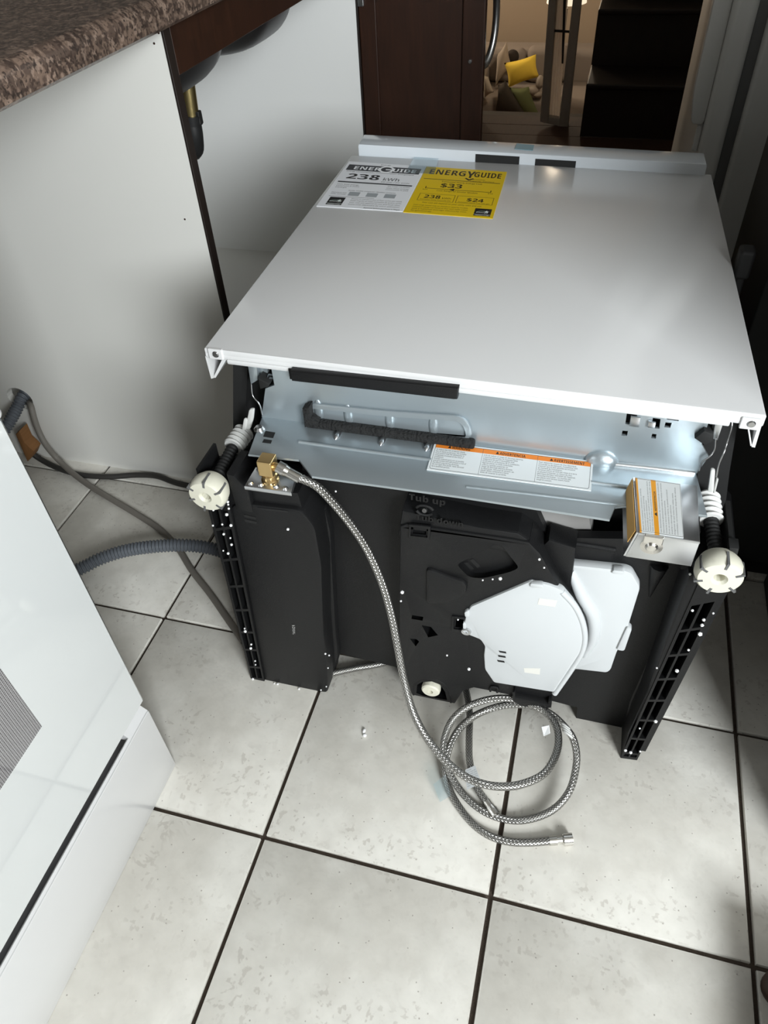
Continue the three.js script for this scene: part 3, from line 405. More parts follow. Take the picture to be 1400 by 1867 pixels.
  part(cc, 'embossed_text', [word('Tub up', [[1.496, 1.401, 1.208]][0], 0.03), word('Tub down', [[1.52, 1.308, 1.211]][0], 0.028)], M.black, 'raised letters reading Tub up and Tub down');
  const ad = [[1.555, 1.361, 1.215]][0]; part(cc, 'adjuster_screw', [turned([[0, 0.006], [0.008, 0.007], [0.011, 0.002], [0.011, 0]], ad, [ad[0], ad[1] + 0.4, ad[2] + 1])], M.nickel);
  parts(cc, 'adjuster_arrow', [sweep([0, 1, 2, 3, 4, 5].map(k => { const a = 0.3 + k * 0.5; return [ad[0] + 0.032 * Math.cos(a), ad[1] + 0.024 * Math.sin(a), ad[2]]; }), 0.006, 12, 6), sweep([0, 1, 2, 3, 4, 5].map(k => { const a = 3.4 + k * 0.5; return [ad[0] + 0.032 * Math.cos(a), ad[1] + 0.024 * Math.sin(a), ad[2]]; }), 0.006, 12, 6)], M.black); }
{ // white service covers
  const wp = part(DW, 'service_cover', [ez(soft([[1.746, 0.871], [1.957, 1.077], [1.968, 1.086], [2.034, 1.084], [2.087, 1.066], [2.136, 1.001], [2.179, 0.912], [2.203, 0.795], [2.203, 0.701], [2.134, 0.381], [2.075, 0.377], [1.869, 0.363], [1.824, 0.452], [1.815, 0.553], [1.816, 0.622], [1.795, 0.663], [1.724, 0.687], [1.719, 0.709], [1.729, 0.816]], 0.012), 1.2, 1.232, 0.006)], M.whiteplastic, 'white plastic service cover with three slots');
  for (const s of [[[1.876, 0.612], [1.906, 0.614], [1.909, 0.603], [1.881, 0.602]], [[1.875, 0.58], [1.906, 0.582], [1.909, 0.571], [1.878, 0.569]], [[1.873, 0.543], [1.903, 0.545], [1.907, 0.534], [1.878, 0.532]]]) part(wp, 'slot', ez(s, 1.231, 1.2335), M.blackDeep);
  parts(wp, 'window', [sheet([[2.008, 0.999, 1.232], [2.076, 1.004, 1.232], [2.072, 0.966, 1.233], [2.005, 0.961, 1.232]], 0.001, 1), sheet([[1.99, 0.521, 1.232], [2.058, 0.541, 1.232], [2.06, 0.496, 1.232], [1.995, 0.49, 1.232]], 0.001, 1)], std({ color: lin(0.74, 0.73, 0.68), roughness: 0.4 }));
  parts(wp, 'tab', [ez(soft([[1.721, 0.834], [1.738, 0.85], [1.742, 0.811], [1.726, 0.803]], 0.01), 1.215, 1.237, 0.003), ez(soft([[1.718, 0.76], [1.73, 0.756], [1.731, 0.719], [1.719, 0.723]], 0.008), 1.21, 1.237, 0.003), ez(soft([[1.965, 1.085], [2.013, 1.091], [2.019, 1.073], [1.971, 1.061]], 0.01), 1.22, 1.242, 0.003)], M.whiteplastic);
  const b = [[1.733, 0.706, 1.233]][0]; part(wp, 'screw_boss', turned([[0.008, 0], [0.01, 0.004], [0.02, 0.006], [0.022, 0]], b, [b[0], b[1], b[2] + 1]), M.zincBright);
  part(wp, 'rim', sweep([[2.086, 1.05, 1.222], [2.139, 0.986, 1.222], [2.182, 0.896, 1.222], [2.208, 0.786, 1.222], [2.207, 0.684, 1.222], [2.182, 0.556, 1.222], [2.138, 0.361, 1.222]], 0.013, 40, 10), M.whiteplastic);
  const wr = part(DW, 'service_cover', [ez(soft([[2.083, 1.1], [2.096, 1.112], [2.302, 1.13], [2.327, 1.121], [2.37, 1.05], [2.369, 0.818], [2.377, 0.799], [2.355, 0.626], [2.352, 0.495], [2.34, 0.47], [2.2, 0.451], [2.171, 0.398], [2.111, 0.505], [2.122, 0.888]], 0.02), 1.1, 1.14, 0.006)], M.whiteplastic, 'white plastic right cover plate');
  parts(wr, 'tab', [ez(soft([[2.256, 1.133], [2.297, 1.137], [2.3, 1.119], [2.256, 1.111]], 0.01), 1.12, 1.15, 0.004), ez(soft([[2.364, 0.816], [2.384, 0.808], [2.381, 0.657], [2.35, 0.655]], 0.012), 1.12, 1.15, 0.004), ez(soft([[2.242, 0.783], [2.264, 0.786], [2.275, 0.7], [2.245, 0.694]], 0.01), 1.13, 1.152, 0.005)], M.whiteplastic);
  part(wr, 'ridge', sweep([[2.107, 1.084, 1.14], [2.166, 0.952, 1.14], [2.224, 0.847, 1.14], [2.247, 0.707, 1.14], [2.231, 0.565, 1.14]], 0.035, 24, 10, (s, L) => 0.03 * (0.5 + 0.5 * Math.sin(Math.PI * s / L))), M.whiteplastic);
  parts(DW, 'panel_rib', [sweep([[2.419, 1.149, 1.1], [2.418, 1.055, 1.1], [2.42, 0.964, 1.1]], 0.03, 10, 10, (s, L) => 0.004 + 0.03 * (1 - s / L)), sweep([[2.034, 1.184, 1.1], [2.061, 1.129, 1.1], [2.087, 1.086, 1.1]], 0.01, 8, 8), sweep([[2.026, 1.185, 1.1], [2.13, 1.194, 1.1], [2.254, 1.193, 1.1]], 0.01, 8, 8)], M.black); }
// sump and pump glimpsed behind the covers
parts(DW, 'pump', [ell(1.83, 1.24, 1.0, 0.09, 0.14, 0.09, 20, 12), ell(1.72, 1.22, 0.98, 0.07, 0.1, 0.07, 20, 12), rod([1.95, 1.2, 0.98], [2.15, 1.25, 0.98], 0.07)], std({ color: lin(0.32, 0.31, 0.3), roughness: 0.6 }), 'grey pump housing behind the cover');
// junction box
{ const top = [[2.257, 1.111], [2.449, 1.109], [2.455, 1.371], [2.274, 1.373]], fb = [[2.254, 1.446, 1.36], [2.455, 1.448, 1.36]];
  const x0 = top[3][0], x1 = top[2][0], zf = Math.max(top[2][1], top[3][1]), zb = Math.min(top[0][1], top[1][1]); 
  const jb = part(DW, 'junction_box', [ey([[top[0][0], zb], [x1, zb], [x1, zf], [x0, zf]], 1.55, 1.562, 0.004), ez([[fb[0][0], fb[0][1]], [fb[1][0], fb[1][1]], [x1, 1.555], [x0, 1.555]], zf - 0.014, zf, 0.004), sheet([[top[0][0], 1.558, zb], [x0, 1.558, zf - 0.004], [fb[0][0], fb[0][1], zf - 0.004], [top[0][0] - 0.02, fb[0][1] + 0.02, zb]], 0.006, 2)], M.zincBright, 'bright metal terminal box at the right');
  const jl = canvas(700, 640, (g, W, H) => { g.fillStyle = '#d6d9d9'; g.fillRect(0, 0, W, H); g.save(); g.translate(0, H); g.rotate(-Math.PI / 2);   // text runs bottom to top
    g.fillStyle = '#e39a20'; g.fillRect(0, 0, H, 30); lines(g, ['Read the installation instructions carefully', 'Disconnect power before servicing', 'Electrically ground dishwasher', 'Failure to do so can result in death or electrical shock.', 'Make sure that all wires are connected correctly after wiring.'], 20, 72, 38, H - 40, 26);
    g.fillStyle = '#e39a20'; g.fillRect(0, 240, H, 76); g.fillStyle = '#222'; g.beginPath(); g.moveTo(200, 300); g.lineTo(250, 300); g.lineTo(225, 258); g.fill(); TXT(g, 'ADVERTENCIA', 260, 300, 46, { b: 1, w: 240 });
    lines(g, ['Lea detenidamente las instrucciones de instalación.', 'Desconecte la alimentación antes de realizar el servicio.', 'Conecte a tierra eléctricamente.', 'Si no se conecta a tierra, se puede producir', 'muerte o descarga eléctrica.', 'Asegúrese de que todos los cables estén', 'conectados correctamente después de cablear.'], 20, 356, 44, H - 40, 27); g.restore(); g.strokeStyle = '#555'; g.lineWidth = 4; g.strokeRect(8, 8, W - 16, H - 16); });
  const lq = [[2.257, 1.563, 1.117], [2.4, 1.563, 1.117], [2.406, 1.563, 1.37], [2.277, 1.563, 1.373]]; for (const q of lq) q[2] = Math.min(q[2], zf - 0.004);
  part(jb, 'wiring_label', sheet(lq, 0.002, 6), lbl(jl), 'white wiring label with orange strip, text turned sideways');
  part(jb, 'label_edge', sheet([[top[0][0] - 0.004, 1.556, zb + 0.006], [x0 - 0.005, 1.556, zf - 0.01], [(x0 + fb[0][0]) / 2 - 0.008, 1.5, zf - 0.012], [top[0][0] - 0.014, 1.5, zb + 0.006]].map(p => [p[0] - 0.004, p[1] + 0.002, p[2]]), 0.002, 2), std({ color: lin(0.62, 0.36, 0.1), roughness: 0.5 }), 'orange label wrapped over the box side');
  const s = planeScrew([[2.321, 1.518, 1.36]][0], zf); part(jb, 'screw', [turned([[0, 0.02], [0.014, 0.018], [0.02, 0.01], [0.034, 0.008], [0.034, 0]], s, [s[0], s[1], s[2] + 1]), bx(s[0] - 0.03, s[0] + 0.03, s[1] + 0.01, s[1] + 0.045, s[2] - 0.004, s[2] + 0.01, 0.004)], M.chrome); }
function planeScrew(p, z) { return [p[0], p[1], z]; }
// water valve plate and brass elbow
{ const vp = part(DW, 'valve_plate', ey([[0.902, 1.212], [1.072, 1.223], [1.085, 1.318], [0.902, 1.322]], 1.43, 1.45, 0.004), M.zincBright, 'square metal valve plate');
  for (const q of [[0.923, 1.45, 1.223], [0.96, 1.45, 1.303], [1.019, 1.45, 1.3], [1.057, 1.45, 1.304], [0.92, 1.45, 1.303]]) part(vp, 'screw', turned([[0, 0.01], [0.007, 0.009], [0.012, 0.002], [0.012, 0]], q, [q[0], q[1] + 1, q[2]], 12), M.nickel);
  const x = 0.985, z = 1.268;
  part(DW, 'brass_elbow', [turned([[0, 0], [0.034, 0], [0.034, 0.008], [0.029, 0.012], [0.03, 0.03], [0.025, 0.034], [0.026, 0.05], [0, 0.05]], [x, 1.45, z], [x, 2, z]), bx(x - 0.028, x + 0.028, 1.487, 1.555, z - 0.03, z + 0.03, 0.005), rod([x + 0.02, 1.518, z], [x + 0.045, 1.514, z], 0.017)], M.brass, 'brass elbow fitting'); }
// front levelling legs with brackets
function leg(cx, cy, side, col, rib) {
  const t = side < 0 ? 'left' : 'right';
  const f = part(DW, 'levelling_foot', turned([[0.03, -0.05], [0.06, -0.05], [0.073, -0.025], [0.077, 0], [0.073, 0.028], [0.066, 0.036], [0.026, 0.038], [0.018, 0.028], [0.016, -0.045], [0, -0.045]], [cx, cy, 1.29], [cx, cy, 2], 40), M.ivory, 'ivory ' + t + ' front levelling foot');
  part(f, 'notch', [0.5, 1.45, 2.6, 3.5, 4.45, 5.6].map(a => { const g = bx(0.05, 0.078, -0.004, 0.004, -0.02, 0.0385); g.rotateZ(a); g.translate(cx, cy, 1.29); return g; }), M.gasket);
  part(DW, 'leg_rod', sweep([[cx, cy, 1.26], lerp3([cx, cy, 1.26], rib[0], 0.5), rib[0]], 0.024, 60, 12, (s) => 0.024 + 0.002 * Math.sin(s * 400)), M.blackDeep);
  const A = V(rib[0]), B = V(rib[1]), prof = []; const L = A.distanceTo(B); for (let k = 0; k <= 40; k++) { const s = k / 40; prof.push([0.038 + 0.005 * Math.sin(s * 5 * Math.PI * 2) - (s > 0.9 ? 0.01 : 0), s * L]); }
  part(DW, 'ribbed_sleeve', turned([[0, 0], ...prof, [0, L]], rib[0], rib[1]), M.whitenylon, 'white ribbed sleeve of the ' + t + ' leg');
}
leg(0.727, 1.362, -1, 0, [[0.733, 1.395, 1.06], [0.745, 1.405, 0.955]]);
leg(2.563, 1.362, 1, 0, [[2.54, 1.39, 1.085], [2.528, 1.405, 0.965]]);
parts(DW, 'leg_bracket', [ex([[1.09, 1.43], [1.25, 1.43], [1.25, 1.3], [1.09, 1.2]], 0.666, 0.68, 0.003), ez([[0.795, 1.43], [0.825, 1.425], [0.872, 1.36], [0.872, 1.24], [0.8, 1.24]], 1.1, 1.255, 0.008), bx(0.67, 0.81, 1.2, 1.36, 1.08, 1.235, 0.005), bx(0.68, 0.79, 1.3, 1.345, 1.0, 1.1)], M.black, 'black bracket of the left leg');
parts(DW, 'leg_bracket', [bx(2.5, 2.61, 1.22, 1.31, 1.0, 1.22, 0.01), ez([[2.579, 1.436], [2.608, 1.438], [2.62, 1.319], [2.594, 1.326]], 1.2, 1.25, 0.005), bx(2.47, 2.49, 1.25, 1.44, 1.05, 1.2), bx(2.585, 2.6, 1.25, 1.42, 1.0, 1.2)], M.blackDeep, 'black bracket of the right leg');
// hinge arms, springs and wires at both sides of the toe plate
parts(DW, 'hinge_bracket', [ez([[0.826, 1.772], [0.866, 1.772], [0.855, 1.674], [0.821, 1.65]], 0.955, 0.975, 0.004), ez([[0.855, 1.757], [0.897, 1.758], [0.882, 1.646], [0.852, 1.677]], 0.93, 0.95)], M.zinc, 'left galvanised hinge bracket');
parts(DW, 'hinge_bracket', [ez([[2.471, 1.754], [2.498, 1.754], [2.498, 1.659], [2.478, 1.665]], 0.965, 0.985, 0.004), ez([[2.432, 1.738], [2.473, 1.735], [2.471, 1.662], [2.441, 1.643]], 0.93, 0.95)], M.zincBright, 'right galvanised hinge bracket');
parts(DW, 'side_frame', [ez([[0.738, 1.718], [0.8, 1.718], [0.749, 1.501], [0.788, 1.424], [0.658, 1.132], [0.656, 1.317]], 0.6, 0.92), ez([[0.87, 1.701], [0.915, 1.683], [0.904, 1.666], [0.87, 1.652]], 0.9, 1.0, 0.004), ez([[2.478, 1.695], [2.555, 1.696], [2.585, 1.484], [2.621, 1.276], [2.523, 1.283], [2.472, 1.514]], 0.6, 0.92), ez([[2.424, 1.667], [2.446, 1.703], [2.475, 1.694], [2.483, 1.663], [2.46, 1.645]], 0.9, 1.0, 0.004)], M.blackDeep);
parts(DW, 'wire', [sweep([[0.827, 1.657, 0.98], [0.829, 1.609, 0.99], [0.855, 1.581, 1], [0.858, 1.532, 1]], 0.0032, 20, 6), sweep([[2.491, 1.666, 0.985], [2.497, 1.62, 0.99], [2.485, 1.597, 1], [2.47, 1.575, 1], [2.47, 1.536, 1]], 0.0032, 20, 6), sweep([[2.519, 1.751, 0.99], [2.522, 1.733, 1], [2.525, 1.665, 1], [2.521, 1.643, 1.02], [2.516, 1.599, 1.03], [2.52, 1.55, 1.04]], 0.003, 20, 6)], M.nickel);
part(DW, 'cable_tie', [ez(soft([[0.814, 1.561], [0.835, 1.564], [0.822, 1.514], [0.8, 1.46], [0.776, 1.459], [0.8, 1.522]], 0.01), 1.0, 1.015, 0.004), ez(soft([[0.784, 1.514], [0.798, 1.511], [0.782, 1.454], [0.763, 1.451]], 0.01), 1.005, 1.018, 0.004)], M.whitenylon, 'white plastic cable tie at the left leg');
part(DW, 'cable_tie', [ez(soft([[2.494, 1.583], [2.508, 1.581], [2.527, 1.485], [2.508, 1.482]], 0.012), 1.03, 1.045, 0.004), ez(soft([[2.521, 1.544], [2.528, 1.543], [2.533, 1.481], [2.526, 1.48]], 0.008), 1.03, 1.045, 0.004)], M.whitenylon, 'white plastic cable tie at the right leg');

// ------------------------------------------------------------------ braided hoses
function nut(a, b, r) { return rod(a, b, r, r, 6); }
{ const pts = [[1.045, 1.512, 1.27], [1.085, 1.496, 1.275], ...[[1.156, 1.45, 1.261], [1.205, 1.37, 1.247], [1.269, 1.24, 1.233], [1.323, 1.12, 1.233], [1.384, 0.97, 1.262], [1.429, 0.82, 1.303], [1.469, 0.69, 1.367], [1.514, 0.57, 1.446], [1.571, 0.47, 1.525], [1.645, 0.4, 1.59], [1.734, 0.36, 1.647], [1.835, 0.34, 1.689], [1.918, 0.34, 1.7], [1.998, 0.33, 1.682], [2.066, 0.32, 1.646], [2.133, 0.31, 1.586], [2.167, 0.3, 1.512], [2.182, 0.28, 1.413], [2.166, 0.27, 1.33], [2.12, 0.26, 1.269], [2.05, 0.26, 1.239], [1.975, 0.25, 1.222], [1.901, 0.24, 1.228], [1.829, 0.22, 1.247], [1.76, 0.2, 1.287], [1.709, 0.17, 1.342], [1.687, 0.13, 1.407], [1.69, 0.1, 1.469], [1.724, 0.07, 1.532], [1.77, 0.045, 1.583], [1.835, 0.03, 1.633], [1.909, 0.022, 1.667], [1.984, 0.02, 1.68], [2.066, 0.02, 1.672], [2.155, 0.03, 1.634], [2.219, 0.05, 1.585], [2.263, 0.08, 1.515], [2.278, 0.11, 1.43], [2.274, 0.14, 1.367], [2.248, 0.17, 1.308], [2.214, 0.19, 1.28], [2.155, 0.2, 1.238], [2.09, 0.2, 1.213], [2.015, 0.19, 1.205], [1.929, 0.17, 1.216], [1.845, 0.14, 1.247], [1.784, 0.12, 1.291], [1.737, 0.1, 1.355], [1.713, 0.08, 1.43], [1.71, 0.05, 1.512], [1.726, 0.03, 1.565], [1.761, 0.02, 1.623], [1.815, 0.018, 1.683], [1.886, 0.018, 1.738], [1.962, 0.018, 1.767], [2.045, 0.018, 1.77], [2.124, 0.02, 1.754], [2.213, 0.022, 1.725]]];
  const h = thing('braided_hose', 'long braided steel water hose coiled on the floor, screwed to the brass elbow', 'hose', [pts[30][0], 0, pts[30][2]]);
  part(h, 'braid', sweep(pts, 0.0165, 420, 12), M.braid);
  const s0 = pts[0], s1 = pts[1], s2 = lerp3(s0, s1, 2.0), e = pts[pts.length - 1], ep = pts[pts.length - 2], f = (t) => lerp3(ep, e, t), d0 = lerp3(s0, s1, -1.0);
  part(h, 'ferrule', rod(lerp3(s0, s1, 0.5), lerp3(s0, s1, 1.6), 0.019, 0.0195), M.crimp);
  part(h, 'coupling_nut', [nut(lerp3(s0, s1, -0.5), lerp3(s0, s1, 0.15), 0.026), rod(lerp3(s0, s1, 0.15), lerp3(s0, s1, 0.6), 0.022, 0.018)], M.crimp, 'hexagonal nut at the brass elbow');
  part(h, 'ferrule', rod(f(0.9), f(1.25), 0.0195, 0.0195), M.crimp);
  part(h, 'end_nut', [rod(f(1.25), f(1.5), 0.014), rod(f(1.5), f(1.56), 0.022, 0.024), nut(f(1.55), f(1.95), 0.027)], M.chrome, 'bright hexagonal nut on the loose end');
  const tie = [[2.18, 0.2, 1.294], [2.218, 0.2, 1.31]]; part(h, 'twist_tie', [0, 1, 2, 3].map(k => { const c = lerp3([[2.194, 0.19, 1.279]][0], [[2.235, 0.19, 1.298]][0], 0.5 + (k - 1.5) * 0.0); const g = new THREE.TorusGeometry(0.023, 0.006, 8, 20); g.rotateY(-0.5); g.rotateX(0.5); g.translate(c[0] - 0.004 + 0.004 * k, c[1], c[2] - 0.018 + 0.012 * k); return g; }), M.whitenylon, 'white twist tie holding two loops');
  part(h, 'paper_tag', sheet([[2.089, 0.735, 1.62], [2.113, 0.756, 1.62], [2.121, 0.735, 1.64], [2.102, 0.707, 1.64]], 0.003, 1), M.paperwhite, 'small white paper tag');
  part(h, 'plastic_tag', sheet([[1.677, 0.06, 1.619], [1.723, 0.09, 1.575], [1.761, 0.03, 1.636], [1.718, 0.01, 1.668]], 0.003, 2), M.clear, 'clear plastic tag'); }
{ const pts = [[1.034, 0.04, 1.165], [1.158, 0.03, 1.091], [1.274, 0.03, 1.036], [1.386, 0.03, 0.958], [1.549, 0.03, 0.902], [1.671, 0.04, 0.966], [1.731, 0.05, 1.107], [1.769, 0.05, 1.223], [1.793, 0.06, 1.371], [1.812, 0.06, 1.464], [1.841, 0.055, 1.536], [1.875, 0.045, 1.589], [1.922, 0.035, 1.632]];
  const h = thing('braided_hose', 'short braided steel hose from under the dishwasher with a printed silver tag', 'hose', [pts[8][0], 0, pts[8][2]]);
  part(h, 'braid', sweep(pts, 0.0165, 140, 12), M.braid);
  const a = pts[pts.length - 2], b = pts[pts.length - 1], f = (t) => lerp3(a, b, t);
  part(h, 'ferrule', rod(f(0.9), f(1.3), 0.0195), M.crimp); part(h, 'end_nut', [rod(f(1.3), f(1.6), 0.022, 0.024), nut(f(1.55), f(1.95), 0.027)], M.chrome, 'hexagonal nut on the loose end');
  const tg = canvas(300, 400, (g, W, H) => { g.fillStyle = '#b9bcbd'; g.fillRect(0, 0, W, H); lines(g, ['WARNING', 'Do not reuse old', 'supply hoses. Hand', 'tighten and check', 'for leaks. Replace', 'every five years.', 'Max 125 psi', 'Max 140 F'], 16, 50, 44, W - 30, 34, '#666'); });
  part(h, 'printed_tag', sheet([[1.804, 0.085, 1.531], [1.843, 0.085, 1.5], [1.885, 0.075, 1.57], [1.827, 0.07, 1.613]], 0.004, 3), lbl(tg), 'silver tag with small grey print'); }

// ------------------------------------------------------------------ hose, cord and cable by the left wall
solo('drain_hose', 'grey corrugated drain hose arching from the panel hole to the dishwasher', 'hose', sweep([[-1.46, 0.5, -0.35], ...[[-1.466, 0.518, -0.12], [-1.477, 0.478, -0.05], [-1.485, 0.426, 0.08]], [-1.62, 0.2, 0.4], [-1.35, 0.08, 0.85], [-0.85, 0.07, 1.05], ...[[-0.607, 0.07, 0.823], [-0.537, 0.08, 0.749], [-0.41, 0.1, 0.672], [-0.25, 0.12, 0.619], [-0.079, 0.12, 0.567], [0.062, 0.1, 0.534], [0.188, 0.08, 0.532], [0.378, 0.08, 0.587]]], 0.04, 2300, 12, (s) => 0.036 + 0.0045 * Math.sin(s * 2 * Math.PI / 0.021)), M.hosegrey);
solo('power_cord', 'grey-brown cord running from the panel hole across the tiles to the dishwasher', 'cord', sweep([[-1.45, 0.53, -0.3], ...[[-1.476, 0.462, -0.16], [-1.387, 0.477, -0.07], [-1.374, 0.412, -0.04], [-1.365, 0.323, -0.02], [-1.338, 0.227, 0]], ...[[-1.306, 0.1, -0.009], [-1.205, 0.05, 0.033], [-1.031, 0.025, 0.109], [-0.806, 0.02, 0.198], [-0.548, 0.02, 0.299], [-0.32, 0.02, 0.4], [-0.149, 0.02, 0.514], [0.013, 0.02, 0.659], [0.205, 0.02, 0.807], [0.392, 0.02, 0.963], [0.517, 0.02, 1.065]]], 0.02, 160, 10), M.cord);
solo('black_cable', 'thin dark cable lying along the foot of the white panel', 'cable', sweep([[-1.555, 0.1, -0.041], [-1.475, 0.04, -0.034], [-1.307, 0.016, 0.003], [-1.119, 0.016, 0.027], [-0.922, 0.016, 0.002], [-0.743, 0.016, -0.054], [-0.607, 0.016, -0.072], [-0.447, 0.016, -0.038], [-0.269, 0.016, -0.021], [-0.027, 0.016, 0.008]], 0.019, 80, 8), M.cable);
solo('wood_block', 'orange-brown wood offcut at the foot of the wall behind the stove', 'wood block', ez([[-1.529, 0.296], [-1.483, 0.331], [-1.487, 0.228], [-1.446, 0.163], [-1.5, 0.09], [-1.543, 0.053]], -0.07, 0.02, 0.006), M.rawwood);

// ------------------------------------------------------------------ polystyrene crumbs stuck on the base rails and scattered on the floor
{ const r = rnd(9), gs = [], put = (p, s) => { const g = new THREE.IcosahedronGeometry(s, 0); g.rotateY(r() * 6); g.rotateX(r() * 6); g.translate(...p); gs.push(g); };
  for (const p of [[0.686, 1.268, 1.262], [0.707, 1.284, 1.262], [0.704, 1.253, 1.262], [0.676, 1.236, 1.262], [0.701, 1.229, 1.262], [0.776, 1.289, 1.262], [0.773, 1.252, 1.262], [0.775, 1.274, 1.262], [0.756, 1.215, 1.262], [0.678, 1.136, 1.262], [0.762, 1.155, 1.262], [0.723, 1.152, 1.262], [0.717, 1.094, 1.262], [0.743, 1.077, 1.262], [0.74, 1.036, 1.262], [0.692, 0.988, 1.262], [0.712, 0.976, 1.262], [0.684, 0.422, 1.262], [0.685, 0.444, 1.262], [0.696, 0.32, 1.262], [0.687, 0.285, 1.262], [0.691, 0.179, 1.262], [0.687, 0.145, 1.262], [0.646, 0.002, 1.262], [1.099, 0.362, 1.262], [1.081, 0.369, 1.262], [1.082, 0.252, 1.262], [1.055, 0.08, 1.262], [1.022, 0.037, 1.262], [0.9, 0.003, 1.262], [0.784, 0.006, 1.262], [0.765, 0.004, 1.262], [1.013, 1.188, 1.262], [1.033, 1.383, 1.262], [1.235, 1.434, 1.262], [1.469, 0.924, 1.262], [1.462, 0.866, 1.262], [1.987, 1.249, 1.262], [2.008, 1.209, 1.262], [2.539, 1.113, 1.262], [2.489, 1.296, 1.262], [2.5, 1.31, 1.262], [2.5, 1.324, 1.262], [2.608, 1.117, 1.262], [2.571, 1.306, 1.262], [2.591, 1.257, 1.262], [2.587, 1.073, 1.262], [2.589, 1.042, 1.262], [2.594, 0.991, 1.262], [2.494, 0.738, 1.262], [2.578, 0.886, 1.262], [2.568, 0.744, 1.262], [2.565, 0.364, 1.262], [2.515, 0.284, 1.262], [2.491, 0.079, 1.262], [2.516, 0.07, 1.262], [2.552, 0.097, 1.262], [2.513, 1.271, 1.262], [1.701, 0.812, 1.262], [1.659, 0.547, 1.262], [1.758, 0.476, 1.262], [1.827, 1.098, 1.262], [1.79, 1.083, 1.262], [1.855, 1.109, 1.262]]) put(p, 0.004 + 0.006 * r() * r());
  solo('polystyrene_crumbs', 'white polystyrene crumbs clinging to the black dishwasher base', 'foam crumbs', gs, M.foamwhite, { kind: 'stuff' }); }
{ const c = [[1.29, 0, 1.412], [1.299, 0, 1.434]]; solo('polystyrene_bit', 'curled white polystyrene scrap lying on the tile left of the hose coil', 'foam scrap', [ell(c[0][0], 0.008, c[0][2], 0.008, 0.008, 0.014, 8, 6), ell(c[1][0], 0.008, c[1][2], 0.01, 0.008, 0.01, 8, 6)], M.foamwhite); }

// ------------------------------------------------------------------ right side: fridge, black cabinet, dark pantry, chair foot
{ const xf = 2.545, zn = -2.0, zr = -4.15; const f = thing('fridge', 'white refrigerator in deep shade behind the dishwasher, vertical handle at its near edge', 'fridge', [3.6, 0, -3.1]);
  part(f, 'cabinet_body', bx(2.74, 4.7, 0.05, 5.3, zr, zn - 0.005, 0.03), M.fridge); part(f, 'gasket', bx(2.68, 2.74, 0.25, 5.2, zr + 0.04, zn - 0.04), M.gasket);
  const d = part(f, 'door', bx(xf, 2.68, 0.25, 5.25, zr, zn, 0.04), M.fridge);
  part(d, 'handle', [ez(soft([[xf - 0.1, 1.9], [xf - 0.075, 1.72], [xf, 1.72], [xf, 3.4], [xf - 0.075, 3.4], [xf - 0.1, 3.3]], 0.04), zn - 0.16, zn - 0.06, 0.01), bx(xf - 0.035, xf, 1.56, 1.73, zn - 0.14, zn - 0.08, 0.01)], M.fridge, 'long vertical handle'); }
{ const t = thing('tall_cabinet', 'black cabinet standing beside the right edge of the dishwasher', 'cabinet', [3.6, 0, -0.45]);
  part(t, 'carcass', bx(2.71, 4.7, 0.12, 3.1, -0.9, -0.02, 0.01), M.blackDeep); part(t, 'plinth', bx(2.85, 4.7, 0, 0.12, -0.85, -0.06), M.blackDeep); part(t, 'foot', turned([[0, 0], [0.05, 0], [0.06, 0.04], [0.04, 0.1], [0.04, 0.13], [0, 0.13]], [3.05, 0, 0.0], [3.05, 1, 0.0]), M.blackDeep);
  part(t, 'handle_post', [bx(2.575, 2.635, 1.76, 1.88, -0.05, 0.03, 0.015), bx(2.59, 2.625, 1.2, 1.77, -0.03, 0.01, 0.01)], M.blackDeep, 'black upright handle post'); }
{ const t = thing('pantry', 'tall dark cabinet just outside the right edge of the picture', 'cabinet', [4.2, 0, 0.8]);
  part(t, 'carcass', bx(3.2, 5.4, 0, 3.0, 0.0, 1.6, 0.02), M.blackwood); part(t, 'door', bx(3.22, 5.38, 0.3, 2.95, 1.6, 1.65, 0.01), M.blackwood); }
{ const st = thing('footstool', 'low dark brown wooden stool, one rounded foot showing at the right edge of the floor', 'stool', [3.5, 0, 2.4]);
  for (const [x, z] of [[3.075, 2.07], [3.9, 2.07], [3.075, 2.8], [3.9, 2.8]]) part(st, 'foot', turned([[0, 0], [0.05, 0], [0.064, 0.02], [0.066, 0.07], [0.05, 0.1], [0.04, 0.2], [0, 0.2]], [x, 0, z], [x, 1, z]), M.darkwood);
  part(st, 'seat', bx(3.04, 3.95, 0.2, 0.27, 2.03, 2.85, 0.03), M.darkwood); }

